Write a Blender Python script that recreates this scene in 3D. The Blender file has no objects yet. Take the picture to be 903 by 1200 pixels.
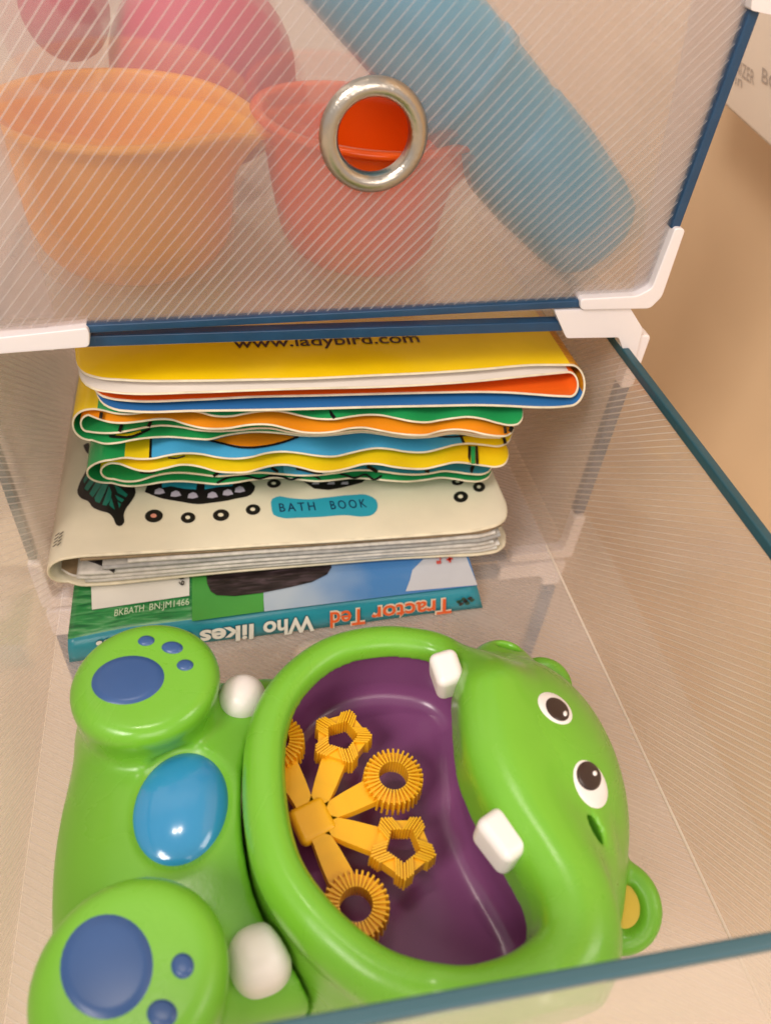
import bpy, bmesh, math, random
import numpy as np
from mathutils import Vector, Matrix
random.seed(4); rng=np.random.default_rng(3)
sc=bpy.context.scene
COL=sc.collection
# ---------------------------------------------------------------- camera solved from the photograph's vanishing lines
R=np.array([[0.9783023638073455,0.07863611296949004,-0.1916790199943901],
            [-0.19198367404548522,0.6918904663490305,-0.6960099507013661],
            [0.07788936942200189,0.7177074225005415,0.6919749286055616]])
O=np.array([0.07634219435855505,-0.2420768641329047,0.14611498772326192]); F=891.6098
CX,CY=451.5,600.
def ray(px,py): return R@np.array([px-CX,-(py-CY),-F])
def P(px,py,**k):
    (ax,val),=k.items(); i='xyz'.index(ax); d=ray(px,py); return O+(val-O[i])/d[i]*d
cam=bpy.data.cameras.new('camera'); co=bpy.data.objects.new('camera',cam); COL.objects.link(co); sc.camera=co
M4=Matrix([list(R[i])+[O[i]] for i in range(3)]+[[0,0,0,1]]); co.matrix_world=M4
cam.sensor_fit='VERTICAL'; cam.sensor_height=36; cam.sensor_width=36; cam.lens=F/1200*36
cam.clip_start=.005; cam.clip_end=50
cam.dof.use_dof=True; cam.dof.focus_distance=.275; cam.dof.aperture_fstop=11
# ---------------------------------------------------------------- helpers
def tag(o,label=None,cat=None,group=None,kind=None):
    if label: o['label']=label
    if cat: o['category']=cat
    if group: o['group']=group
    if kind: o['kind']=kind
    return o
def empty(name,loc,label=None,cat=None,group=None):
    o=bpy.data.objects.new(name,None); COL.objects.link(o); o.location=loc; o.empty_display_size=.01
    return tag(o,label,cat,group)
def link(name,me,parent=None,smooth=False):
    o=bpy.data.objects.new(name,me); COL.objects.link(o)
    if parent is not None:
        o.parent=parent
        q=parent; off=Vector((0,0,0))
        while q is not None: off+=q.location; q=q.parent
        o.location=-off            # geometry is authored in world metres
    if smooth:
        for p in me.polygons: p.use_smooth=True
    return o
def mesh(name,verts,faces,mats,parent=None,mi=None,smooth=False):
    me=bpy.data.meshes.new(name); me.from_pydata([tuple(map(float,v)) for v in verts],[],[tuple(map(int,f)) for f in faces])
    for m in (mats if isinstance(mats,(list,tuple)) else [mats]): me.materials.append(m)
    if mi is not None: me.polygons.foreach_set('material_index',list(mi))
    me.update(); return link(name,me,parent,smooth)
class MB:
    def __init__(s): s.v=[]; s.f=[]; s.m=[]
    def add(s,vs,fs,mi=0):
        n=len(s.v); s.v+= [tuple(v) for v in vs]; s.f+=[tuple(n+i for i in f) for f in fs]
        s.m+= (list(mi) if isinstance(mi,(list,tuple)) else [mi]*len(fs))
    def box(s,a,b,mi=0):
        x0,y0,z0=a;x1,y1,z1=b
        s.add([(x0,y0,z0),(x1,y0,z0),(x1,y1,z0),(x0,y1,z0),(x0,y0,z1),(x1,y0,z1),(x1,y1,z1),(x0,y1,z1)],
          [(0,3,2,1),(4,5,6,7),(0,1,5,4),(1,2,6,5),(2,3,7,6),(3,0,4,7)],mi)
    def hexa(s,b,t,mi=0):   # two quads
        s.add(list(b)+list(t),[(0,3,2,1),(4,5,6,7),(0,1,5,4),(1,2,6,5),(2,3,7,6),(3,0,4,7)],mi)
    def build(s,name,mats,parent=None,smooth=False,bevel=0,seg=2,auto=False):
        o=mesh(name,s.v,s.f,mats,parent,s.m,smooth)
        if bevel:
            b=o.modifiers.new('bevel','BEVEL'); b.width=bevel; b.segments=seg; b.limit_method='ANGLE'; b.angle_limit=math.radians(35)
            for p in o.data.polygons: p.use_smooth=True
            w=o.modifiers.new('wn','WEIGHTED_NORMAL')
        return o
def prism(mb,poly,off,mi=0):
    """extrude 3-D polygon by vector off"""
    n=len(poly); a=[tuple(p) for p in poly]; b=[tuple(np.array(p)+np.array(off)) for p in poly]
    mb.add(a+b,[tuple(range(n)),tuple(reversed(range(n,2*n)))]+[(i,i+n,(i+1)%n+n,(i+1)%n) for i in range(n)],mi)
def rounded(pts,r,k=4):
    """round 2-D polygon corners"""
    out=[]; n=len(pts)
    for i in range(n):
        p0,p1,p2=[np.array(pts[j%n],float) for j in (i-1,i,i+1)]
        a=p0-p1;b=p2-p1;la,lb=np.linalg.norm(a),np.linalg.norm(b); rr=min(r,la*.45,lb*.45)
        A=p1+a/la*rr;B=p1+b/lb*rr
        for t in np.linspace(0,1,k+1): out.append((1-t)**2*A+2*t*(1-t)*p1+t*t*B)
    return out
# ---------------------------------------------------------------- materials
def new_mat(name):
    m=bpy.data.materials.new(name); m.use_nodes=True; nt=m.node_tree; return m,nt,nt.nodes['Principled BSDF']
def pmat(name,col,rough=.4,metal=0,spec=.5,bump=0,bscale=400,var=0,vscale=60,sss=0,coat=0,trans=0):
    m,nt,b=new_mat(name); N=nt.nodes;L=nt.links
    b.inputs['Roughness'].default_value=rough; b.inputs['Metallic'].default_value=metal; b.inputs['Specular IOR Level'].default_value=spec
    b.inputs['Base Color'].default_value=(*col,1)
    if coat: b.inputs['Coat Weight'].default_value=coat; b.inputs['Coat Roughness'].default_value=.12
    if sss:
        b.inputs['Subsurface Weight'].default_value=sss; b.inputs['Subsurface Radius'].default_value=(.004,.004,.003); b.inputs['Subsurface Scale'].default_value=1
    geo=N.new('ShaderNodeNewGeometry')
    if var:
        n=N.new('ShaderNodeTexNoise'); n.inputs['Scale'].default_value=vscale; n.inputs['Detail'].default_value=4
        L.new(geo.outputs['Position'],n.inputs['Vector'])
        mx=N.new('ShaderNodeMix'); mx.data_type='RGBA'
        mx.inputs[6].default_value=(*[c*(1-var) for c in col],1); mx.inputs[7].default_value=(*[min(1,c*(1+var)) for c in col],1)
        L.new(n.outputs['Fac'],mx.inputs[0]); L.new(mx.outputs[2],b.inputs['Base Color'])
    if bump:
        n=N.new('ShaderNodeTexNoise'); n.inputs['Scale'].default_value=bscale; n.inputs['Detail'].default_value=3
        L.new(geo.outputs['Position'],n.inputs['Vector'])
        bp=N.new('ShaderNodeBump'); bp.inputs['Strength'].default_value=bump; bp.inputs['Distance'].default_value=.001
        L.new(n.outputs['Fac'],bp.inputs['Height']); L.new(bp.outputs['Normal'],b.inputs['Normal'])
    if trans:
        t=N.new('ShaderNodeBsdfTranslucent'); t.inputs['Color'].default_value=(*col,1)
        ms=N.new('ShaderNodeMixShader'); ms.inputs[0].default_value=trans
        L.new(b.outputs[0],ms.inputs[1]); L.new(t.outputs[0],ms.inputs[2]); L.new(ms.outputs[0],N['Material Output'].inputs[0])
    return m
def film(name,haze,axis,spacing,line,duty=.16,col=(.80,.74,.72),linecol=(.95,.9,.88),rough=.28,tint=(.97,.95,.94),warp=0,spec=.5,blur=0):
    """milky ribbed polypropylene film: transparent + milky scatter, with fine raised ribs along one direction, their highlights painted as paler, denser lines"""
    m,nt,b=new_mat(name); N=nt.nodes; L=nt.links
    geo=N.new('ShaderNodeNewGeometry')
    dot=N.new('ShaderNodeVectorMath'); dot.operation='DOT_PRODUCT'
    a=np.array(axis,float); a/=np.linalg.norm(a); a/=spacing
    dot.inputs[1].default_value=tuple(a)
    if warp:
        nz=N.new('ShaderNodeTexNoise'); nz.inputs['Scale'].default_value=9; L.new(geo.outputs['Position'],nz.inputs['Vector'])
        sc_=N.new('ShaderNodeVectorMath'); sc_.operation='SCALE'; sc_.inputs['Scale'].default_value=warp
        L.new(nz.outputs['Color'],sc_.inputs[0]); ad=N.new('ShaderNodeVectorMath'); ad.operation='ADD'
        L.new(geo.outputs['Position'],ad.inputs[0]); L.new(sc_.outputs[0],ad.inputs[1]); L.new(ad.outputs[0],dot.inputs[0])
    else: L.new(geo.outputs['Position'],dot.inputs[0])
    fr=N.new('ShaderNodeMath'); fr.operation='FRACT'; L.new(dot.outputs['Value'],fr.inputs[0])
    rmp=N.new('ShaderNodeValToRGB'); e=rmp.color_ramp.elements
    e[0].position=0;e[0].color=(0,0,0,1); e[1].position=1;e[1].color=(0,0,0,1)
    for p,c in ((.5-duty,0),(.5,1),(.5+duty,0)):
        q=e.new(p); q.color=(c,c,c,1)
    L.new(fr.outputs[0],rmp.inputs[0])
    # large soft noise, varies the rib highlights painted into colour and opacity
    nv=N.new('ShaderNodeTexNoise'); nv.inputs['Scale'].default_value=14; nv.inputs['Detail'].default_value=2; L.new(geo.outputs['Position'],nv.inputs['Vector'])
    mr=N.new('ShaderNodeMapRange'); mr.inputs[1].default_value=.35; mr.inputs[2].default_value=.65; mr.inputs[3].default_value=.45; mr.inputs[4].default_value=1.15
    L.new(nv.outputs['Fac'],mr.inputs[0])
    mu=N.new('ShaderNodeMath'); mu.operation='MULTIPLY'; L.new(rmp.outputs[0],mu.inputs[0]); L.new(mr.outputs[0],mu.inputs[1])
    fac=N.new('ShaderNodeMath'); fac.operation='MULTIPLY_ADD'; fac.use_clamp=True
    L.new(mu.outputs[0],fac.inputs[0]); fac.inputs[1].default_value=line
    sm=N.new('ShaderNodeTexNoise'); sm.inputs['Scale'].default_value=34; sm.inputs['Detail'].default_value=5; sm.inputs['Distortion'].default_value=1.2; L.new(geo.outputs['Position'],sm.inputs['Vector'])
    hz=N.new('ShaderNodeMapRange'); hz.inputs[1].default_value=.3; hz.inputs[2].default_value=.75; hz.inputs[3].default_value=haze*.86; hz.inputs[4].default_value=haze*1.22
    L.new(sm.outputs['Fac'],hz.inputs[0]); L.new(hz.outputs[0],fac.inputs[2])
    cm=N.new('ShaderNodeMix'); cm.data_type='RGBA'; cm.inputs[6].default_value=(*col,1); cm.inputs[7].default_value=(*linecol,1)  # paler line colour paints the light caught by the ribs
    L.new(mu.outputs[0],cm.inputs[0])
    b.inputs['Roughness'].default_value=rough; b.inputs['Specular IOR Level'].default_value=spec; L.new(cm.outputs[2],b.inputs['Base Color'])
    bp=N.new('ShaderNodeBump'); bp.inputs['Strength'].default_value=.35; bp.inputs['Distance'].default_value=.0004
    hs_=N.new('ShaderNodeMath'); hs_.operation='MULTIPLY_ADD'; L.new(sm.outputs['Fac'],hs_.inputs[0]); hs_.inputs[1].default_value=3.; L.new(rmp.outputs[0],hs_.inputs[2]); L.new(hs_.outputs[0],bp.inputs['Height']); L.new(bp.outputs['Normal'],b.inputs['Normal'])
    tl=N.new('ShaderNodeBsdfTranslucent'); L.new(cm.outputs[2],tl.inputs['Color'])
    m1=N.new('ShaderNodeMixShader'); m1.inputs[0].default_value=.38; L.new(b.outputs[0],m1.inputs[1]); L.new(tl.outputs[0],m1.inputs[2])
    tr=N.new('ShaderNodeBsdfTransparent'); tr.inputs[0].default_value=(*tint,1)
    if blur:      # part of the light is scattered forward by the matt surface
        rf=N.new('ShaderNodeBsdfRefraction'); rf.inputs['IOR'].default_value=1.45; rf.inputs['Roughness'].default_value=.13; rf.inputs['Color'].default_value=(1,.98,.97,1)
        mb_=N.new('ShaderNodeMixShader'); mb_.inputs[0].default_value=blur; L.new(tr.outputs[0],mb_.inputs[1]); L.new(rf.outputs[0],mb_.inputs[2]); tr=mb_
    m2=N.new('ShaderNodeMixShader'); L.new(fac.outputs[0],m2.inputs[0]); L.new(tr.outputs[0],m2.inputs[1]); L.new(m1.outputs[0],m2.inputs[2])
    gl=N.new('ShaderNodeBsdfGlossy'); gl.inputs['Roughness'].default_value=rough*.6; gl.inputs['Color'].default_value=(1,1,1,1)
    lw=N.new('ShaderNodeLayerWeight'); lw.inputs['Blend'].default_value=.5
    pw=N.new('ShaderNodeMath'); pw.operation='POWER'; L.new(lw.outputs['Facing'],pw.inputs[0]); pw.inputs[1].default_value=4
    fz=N.new('ShaderNodeMath'); fz.operation='MULTIPLY_ADD'; L.new(pw.outputs[0],fz.inputs[0]); fz.inputs[1].default_value=.35; fz.inputs[2].default_value=.03
    m3=N.new('ShaderNodeMixShader'); L.new(fz.outputs[0],m3.inputs[0]); L.new(m2.outputs[0],m3.inputs[1]); L.new(gl.outputs[0],m3.inputs[2])
    L.new(m3.outputs[0],N['Material Output'].inputs[0])
    return m
def s2l(r,g,b):
    f=lambda c:(c/255/12.92 if c/255<=.04045 else ((c/255+.055)/1.055)**2.4)
    return (f(r),f(g),f(b))
GREEN=pmat('green toy plastic',(.165,.44,.03),.24,spec=.5,var=.06,vscale=40,sss=.15,bump=.03,bscale=900)
def smudge(m,lo_,hi_,sc_=35):
    nt=m.node_tree;b=nt.nodes['Principled BSDF'];g_=nt.nodes.new('ShaderNodeNewGeometry');n=nt.nodes.new('ShaderNodeTexNoise');n.inputs['Scale'].default_value=sc_;n.inputs['Detail'].default_value=7;n.inputs['Distortion'].default_value=.8
    nt.links.new(g_.outputs['Position'],n.inputs['Vector']);q=nt.nodes.new('ShaderNodeMapRange');q.inputs[1].default_value=.35;q.inputs[2].default_value=.68;q.inputs[3].default_value=lo_;q.inputs[4].default_value=hi_
    nt.links.new(n.outputs['Fac'],q.inputs[0]);nt.links.new(q.outputs[0],b.inputs['Roughness'])
smudge(GREEN,.16,.40)
PURPLE=pmat('purple toy plastic',(.25,.08,.21),.24,var=.08,vscale=50)
YELW=pmat('amber yellow toy plastic',(.90,.46,.01),.33,sss=.2)
WHITE=pmat('white toy plastic',(.80,.74,.72),.35,sss=.2)
EYEW=pmat('eye white print',(.85,.80,.77),.3); EYEB=pmat('eye black print',(.035,.018,.015),.3)
PADB=pmat('dark blue paw print',(.03,.085,.24),.3,var=.1,vscale=80)
BUTB=pmat('sky blue button plastic',(.03,.26,.52),.15,coat=.5,sss=.1)
EARY=pmat('yellow ear lining',(.75,.50,.04),.4)
BIND=pmat('navy edge binding',(.012,.055,.125),.35,var=.3,vscale=90,bump=.12,bscale=700)
TEAL=pmat('dark teal edge binding',(.012,.07,.095),.32,var=.25,vscale=70,bump=.1,bscale=700)
CLIP=pmat('white corner clip plastic',(.82,.76,.76),.38,sss=.1)
STEEL=pmat('brushed nickel grommet',(.50,.45,.38),.28,metal=1,bump=.15,bscale=900)
CUPY=pmat('orange yellow cup plastic',(1.0,.48,.01),.3,trans=.3)
CUPO=pmat('red orange cup plastic',(1.0,.13,.003),.25,trans=.3)
BLUEP=pmat('light blue bath toy plastic',(.03,.40,.66),.35,trans=.15)
PINKP=pmat('raspberry bath toy rubber',(.48,.035,.10),.6)
INK=pmat('black print ink',(.014,.010,.010),.35)
WELD=pmat('cream welded vinyl edge',(.76,.68,.50),.35,var=.30,vscale=160)
def vin(name,col,**k): return pmat(name,col,rough=k.pop('rough',.24),var=.10,vscale=55,bump=.10,bscale=160,**k)
VY=vin('bright yellow vinyl',(.92,.62,.004)); VYL=vin('yellow vinyl print',(.85,.60,.01)); VW=vin('white vinyl page',(.80,.74,.68))
VO=vin('red orange vinyl page',(.80,.13,.012)); VB=vin('mid blue vinyl page',(.03,.17,.45)); VG=vin('green vinyl print',(.02,.33,.09))
VOR=vin('orange vinyl print',(.88,.29,.012)); VLB=vin('sky blue vinyl print',(.07,.40,.70)); VBG=vin('blue green vinyl print',(.02,.24,.36))
# ---------------------------------------------------------------- film materials
FRONTF=film('milky ribbed film of front panel',.098,(-.749,0,.662),.0029,.32,.13,col=(.90,.87,.88),warp=.003,blur=.26)
FRONTE=film('doubled milky film',.30,(-.749,0,.662),.0028,.06,.13,col=(.92,.83,.83),warp=.003)
WALLF=film('milky ribbed film of side walls',.25,(0,.65,.76),.0025,.30,.17,col=(.84,.74,.66),linecol=(.94,.86,.78),warp=.0015)
FLOORF=film('milky film of drawer floor',.27,(.57,.82,0),.0024,.09,.2,col=(.86,.80,.77),rough=.20,warp=.003)
SHELLF=film('hazy outer film',.50,(0,0,1),.004,.02,.2,col=(.78,.74,.70))
PLAINF=film('smooth milky film',.20,(0,0,1),.004,.02,.2,col=(.86,.83,.80))

# ================================================================ SETTING
room=MB(); room.box((-3,-3,-.300),(3,3,-.278)); 
CREAM=pmat('cream floor covering',s2l(214,196,172),.6,var=.06,vscale=8,bump=.1,bscale=120)
tag(room.build('floor',CREAM),kind='structure')
wl=MB(); wl.box((.36,-.20,-.278),(.40,.66,.75))
WALLM=pmat('peach painted wall',(.83,.60,.37),.55,var=.09,vscale=5,bump=.05,bscale=60)
tag(wl.build('side_wall',WALLM),kind='structure')
wb=MB(); wb.box((-3,.62,-.278),(.36,.66,2.0)); tag(wb.build('back_wall',pmat('pale grey painted wall',(.66,.61,.57),.6,var=.05,vscale=5)),kind='structure')

# ================================================================ STORAGE BOXES
def quad_panel(mb,a,b,c,d,off,mi=0): mb.hexa([a,b,c,d],[tuple(np.array(p)+np.array(off)) for p in (a,b,c,d)],mi)
def L3(px,py,y=0): return tuple(P(px,py,y=y))
# ---- upper drawer
up=empty('storage_box',(.125,0,0.003),'closed milky ribbed drawer above, round metal finger hole, bath cups showing through','storage box','stacked milky storage boxes')
HT=.135
BLu=np.array([-.006,0,.005]); BRu=np.array([.2405,0,.0072]); TRu=np.array([.2395,0,HT]); TLu=np.array([-.006,0,HT])
gc=P(438,160,y=0); gr=.0169
# front panel with a round hole
def front_panel(BL,BR,TR,TL,gc,ri,mat,parent,th=.0007,y=0):
    n=64; mb=MB(); ring=[];outer=[]
    cs=[BL,BR,TR,TL]
    for i in range(n):
        a=2*math.pi*i/n; d=np.array([math.cos(a),0,math.sin(a)]); ring.append(gc+d*ri)
        # intersection with quad edges
        best=None
        for j in range(4):
            p,q=cs[j],cs[(j+1)%4]; A=np.array([[d[0],-(q-p)[0]],[d[2],-(q-p)[2]]])
            try: t,u=np.linalg.solve(A,[(p-gc)[0],(p-gc)[2]])
            except Exception: continue
            if t>0 and -1e-6<=u<=1+1e-6 and (best is None or t<best): best=t
        outer.append(gc+d*best)
    for lay,yy in ((0,y),(1,y+th)):
        pass
    vs=[(p[0],y,p[2]) for p in ring]+[(p[0],y,p[2]) for p in outer]+[(p[0],y+th,p[2]) for p in ring]+[(p[0],y+th,p[2]) for p in outer]
    fs=[]
    for i in range(n):
        j=(i+1)%n
        fs+=[(i,j,n+j,n+i),(2*n+i,3*n+i,3*n+j,2*n+j),(i,2*n+i,2*n+j,j),(n+i,n+j,3*n+j,3*n+i)]
    # corner fill
    mb.add(vs,fs)
    for k,c in enumerate(cs):
        # triangle between corner and neighbouring outer points
        ds=[np.linalg.norm(np.array(o)-c) for o in outer]
        idx=None
        for i in range(n):
            j=(i+1)%n
            v1=np.array(outer[i])-gc; v2=np.array(outer[j])-gc; vc=c-gc
            cr=lambda a,b:a[0]*b[2]-a[2]*b[0]
            if cr(v1,vc)>1e-9 and cr(vc,v2)>1e-9: idx=(i,j)
        if idx:
            i,j=idx; a,b=outer[i],outer[j]
            mb.add([(a[0],y,a[2]),(c[0],y,c[2]),(b[0],y,b[2])],[(0,1,2)]); mb.add([(a[0],y+th,a[2]),(b[0],y+th,b[2]),(c[0],y+th,c[2])],[(0,1,2)])
    return mb.build('front_panel',mat,parent)
front_panel(BLu,BRu,TRu,TLu,gc,gr*.72,FRONTF,up)
def lathe(profile,center,axis='y',n=64):
    vs=[];fs=[];m=len(profile)
    for i in range(n):
        a=2*math.pi*i/n
        for r,h in profile:
            if axis=='y': vs.append((center[0]+r*math.cos(a),center[1]+h,center[2]+r*math.sin(a)))
            else: vs.append((center[0]+r*math.cos(a),center[1]+r*math.sin(a),center[2]+h))
    for i in range(n):
        j=(i+1)%n
        for k in range(m-1): fs.append((i*m+k,i*m+k+1,j*m+k+1,j*m+k))
    return vs,fs
def grommet(gc,parent,mat=STEEL):
    prof=[(gr*.66,.0022),(gr*.665,-.0008),(gr*.70,-.0020),(gr*.76,-.0028),(gr*.83,-.0030),(gr*.91,-.0025),(gr*.97,-.0013),(gr*1.0,-.0002),(gr*1.0,.0001)]
    vs,fs=lathe(prof,gc,'y',96); return mesh('grommet',vs,fs,mat,parent,smooth=True)
g=grommet(gc,up)
# doubled film flaps behind the panel's side edges
mb=MB(); quad_panel(mb,(-.006,.0016,.008),(P(62,368,y=0)[0],.0016,.008),(P(-8,170,y=0)[0]+.001,.0016,HT),(-.006,.0016,HT),(0,.0005,0)); mb.build('side_flap',FRONTE,up)
mb=MB(); quad_panel(mb,(.232,.0016,.010),(.2385,.0016,.010),(.2375,.0016,HT),(.2165,.0016,HT),(0,.0005,0)); mb.build('side_flap',FRONTE,up)
mb=MB()
mb.box((-.004,.003,.0042),(.238,.30,.0050)); fl=mb.build('drawer_floor',PLAINF,up)
mb=MB(); mb.box((-.0050,.003,.0052),(-.0042,.30,HT)); mb.build('side_panel',PLAINF,up)
mb=MB(); mb.box((.2375,.003,.0052),(.2383,.30,HT)); mb.build('side_panel',PLAINF,up)
mb=MB(); mb.box((-.004,.3004,.0052),(.238,.3012,HT)); mb.build('back_panel',PLAINF,up)
# bindings
def bar(mb,p,q,w,y0,y1,mi=0):
    """flat strip on the plane y between pixel-measured ends p,q (x,z), width w downward"""
    p=np.array(p);q=np.array(q);d=(q-p)/np.linalg.norm(q-p);nrm=np.array([d[1],-d[0]])
    a=[p,q,q+nrm*w,p+nrm*w]
    mb.hexa([(c[0],y0,c[1]) for c in a],[(c[0],y1,c[1]) for c in a],mi)
def xz(px,py):
    p=P(px,py,y=0); return (p[0],p[2])
mb=MB(); bar(mb,xz(98,379),xz(683,349.5),.0030,-.0016,.0022); mb.build('edge_binding',BIND,up,bevel=.0005)
mb=MB(); bar(mb,xz(876,8),xz(783,266),-.0036,-.0016,.0022); mb.build('edge_binding',BIND,up,bevel=.0005)
def clip_px(outline,parent,y0,y1,r=3,name='corner_clip',bevel=.0009):
    pts=rounded(outline,r)
    poly=[tuple(P(x,y,y=0)) for x,y in pts]; poly=[(p[0],y0,p[2]) for p in poly]
    mb=MB(); prism(mb,poly,(0,y1-y0,0)); return mb.build(name,CLIP,parent,bevel=bevel,seg=3)
clip_px([(676,345.5),(742,342),(759,333),(786,262),(798,264),(771,343),(757,357),(676,358.5)],up,-.0034,.0030,5)
clip_px([(-40,390),(-2,390),(103,378.5),(106,384),(106,398),(103,401),(-40,412)],up,-.0034,.0030,5)
clip_px([(877,-30),(872,9),(893,14),(903,14),(930,-30)],up,-.0034,.0030,3)
# ---- housing of the middle box (the frame the open drawer slides through)
hs=empty('box_frame',(.12,.15,-.138),'outer frame of the milky box, white corner clips and navy edges around the open drawer','box frame')
mb=MB(); bar(mb,xz(60,396.5),xz(665,377.5),.0042,.0004,.0050); mb.build('edge_binding',BIND,hs,bevel=.0005)
clip_px([(647,361),(735,357.5),(750,382),(740,424),(729,412),(722,392),(661,393)],hs,-.0022,.0052,3)
clip_px([(-40,400),(66,400),(67,406),(64,411),(-40,413)],hs,.0000,.0052,3)
ztop=-.006; zb=-.137
xl,xr=-.0135,.2455
mb=MB(); mb.box((xr-.0065,.0004,-.107),(xr-.001,.0050,-.031)); mb.build('edge_binding',BIND,hs,bevel=.0005)
mb=MB(); mb.box((xl+.001,.0004,-.107),(xl+.0045,.0050,-.031)); mb.build('edge_binding',TEAL,hs,bevel=.0005)
mb=MB(); mb.box((.036,.0004,zb),(xr-.036,.0050,zb+.0045)); mb.build('edge_binding',BIND,hs,bevel=.0005)
def Lclip(parent,xc,zc,sx,sz,lx=.034,lz=.030,w=.0060,y0=-.0010,y1=.0058):
    pts=[(0,0),(lx,0),(lx,w),(w*1.3,w),(w,w*1.3),(w,lz),(0,lz)]
    pts=rounded([np.array(p) for p in pts],.0022)
    poly=[(xc+sx*p[0],y0,zc+sz*p[1]) for p in pts]
    mb=MB(); prism(mb,poly,(0,y1-y0,0)); return mb.build('corner_clip',CLIP,parent,bevel=.0008,seg=3)
Lclip(hs,xr-.0006,-.006,-1,-1,.012,.0255); Lclip(hs,xl,-.006,1,-1,.012,.0255)
Lclip(hs,xr,zb-.001,-1,1); Lclip(hs,xl,zb-.001,1,1)
mb=MB(); mb.box((xr-.0030,.0056,-.134),(xr-.0024,.31,-.008)); mb.build('side_panel',SHELLF,hs)
mb=MB(); mb.box((xl+.0024,.0056,-.134),(xl+.0030,.31,-.008)); mb.build('side_panel',SHELLF,hs)
mb=MB(); mb.box((xl+.0032,.0056,-.0064),(xr-.0032,.31,-.0056)); mb.build('top_panel',PLAINF,hs)
mb=MB(); mb.box((xl+.0032,.0062,-.1352),(xr-.0032,.31,-.1345)); mb.build('bottom_panel',PLAINF,hs)
mb=MB(); mb.box((xl+.0032,.3104,-.134),(xr-.0032,.3112,-.008)); mb.build('back_panel',PLAINF,hs)
# ---- the open drawer
dr=empty('storage_box',(.115,-.05,-.1285),'pulled out milky drawer with dark teal rim, holding the books and the green toy','storage box','stacked milky storage boxes')
XL,XR=-.0075,.2342; YF=-.2105; YB=.296; ZF=-.128; ZR=-.0135
def wall_x(x0,x1,xt0,xt1,name):
    mb=MB(); mb.hexa([(x0,YF,ZF),(x1,YF,ZF),(x1,YB,ZF),(x0,YB,ZF)],[(xt0,YF,ZR),(xt1,YF,ZR),(xt1,YB,ZR),(xt0,YB,ZR)]); return mb.build(name,WALLF,dr)
XRb=.2298
wall_x(XRb,XRb+.0006,XR,XR+.0006,'side_wall'); wall_x(XL+.004,XL+.0046,XL,XL+.0006,'side_wall')
mb=MB(); mb.box((XL+.0047,YF+.0008,ZF-.0006),(XRb-.0002,YB-.001,ZF)); mb.build('drawer_floor',FLOORF,dr)
mb=MB(); mb.box((XL+.004,YF-.0008,ZF),(XR,YF-.0002,ZR)); mb.build('front_wall',PLAINF,dr)
mb=MB(); mb.box((XL+.004,YB+.0002,ZF),(XR,YB+.0008,ZR)); mb.build('back_wall',PLAINF,dr)
mb=MB(); mb.box((XR-.0014,YF+.004,ZR-.0010),(XR+.0020,YB,ZR+.0028)); mb.build('rim_binding',TEAL,dr,bevel=.0006)
mb=MB(); mb.box((XL-.0014,YF+.004,ZR-.0010),(XL+.0020,YB,ZR+.0028)); mb.build('rim_binding',TEAL,dr,bevel=.0006)
RIMB=pmat('slate blue edge binding',(.05,.13,.16),.35,trans=.2)
a0=P(380,1197,z=ZR+.001); a1=P(903,1101,z=ZR+.001); sl=(a1[1]-a0[1])/(a1[0]-a0[0]); yy=lambda x:a0[1]+sl*(x-a0[0])
mb=MB(); mb.hexa([(XL,yy(XL)-.0015,ZR-.002),(XR,yy(XR)-.0015,ZR-.002),(XR,yy(XR)+.0015,ZR-.002),(XL,yy(XL)+.0015,ZR-.003)],
                [(XL,yy(XL)-.0015,ZR+.0012),(XR,yy(XR)-.0015,ZR+.0012),(XR,yy(XR)+.0015,ZR+.0012),(XL,yy(XL)+.0015,ZR+.0012)]); mb.build('rim_binding',RIMB,dr,bevel=.0006)
# crease line welded where floor meets the wall
CRE=pmat('pale weld seam',(.75,.65,.55),.4)
mb=MB(); mb.box((XRb-.0012,YF+.002,ZF+.0001),(XRb-.0003,.0,ZF+.0006)); mb.build('weld_seam',CRE,dr)
# ---- lower closed drawer box beneath
lo=empty('storage_box',(.12,.1,-.2775),'closed milky drawer underneath, seen dimly through the open drawer floor','storage box','stacked milky storage boxes')
BL2=np.array([-.010,0,-.268]);BR2=np.array([.2405,0,-.268]);TR2=np.array([.2405,0,-.150]);TL2=np.array([-.010,0,-.150])
front_panel(BL2,BR2,TR2,TL2,np.array([.117,0,-.200]),gr*.72,FRONTF,lo,y=.001)
grommet(np.array([.117,0.0006,-.200]),lo,STEEL)
Lclip(lo,.2435,-.1408,-1,-1,.036,.018,.010); Lclip(lo,-.0130,-.1408,1,-1,.036,.018,.010)
mb=MB(); mb.box((.2360,-.0006,-.255),(.2425,.004,-.1620)); mb.build('edge_binding',BIND,lo)
mb=MB(); mb.box((-.0120,-.0006,-.255),(-.0060,.004,-.1595)); mb.build('edge_binding',BIND,lo)
mb=MB(); mb.box((.024,-.0006,-.149),(.2065,.004,-.1425)); mb.build('edge_binding',BIND,lo)
mb=MB(); mb.box((.2380,.0045,-.268),(.2386,.30,-.145)); mb.build('side_panel',PLAINF,lo)
mb=MB(); mb.box((-.0086,.0045,-.268),(-.0080,.30,-.145)); mb.build('side_panel',PLAINF,lo)
mb=MB(); mb.box((-.0078,.0045,-.276),(.2378,.30,-.269)); mb.build('drawer_floor',PLAINF,lo)

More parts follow.
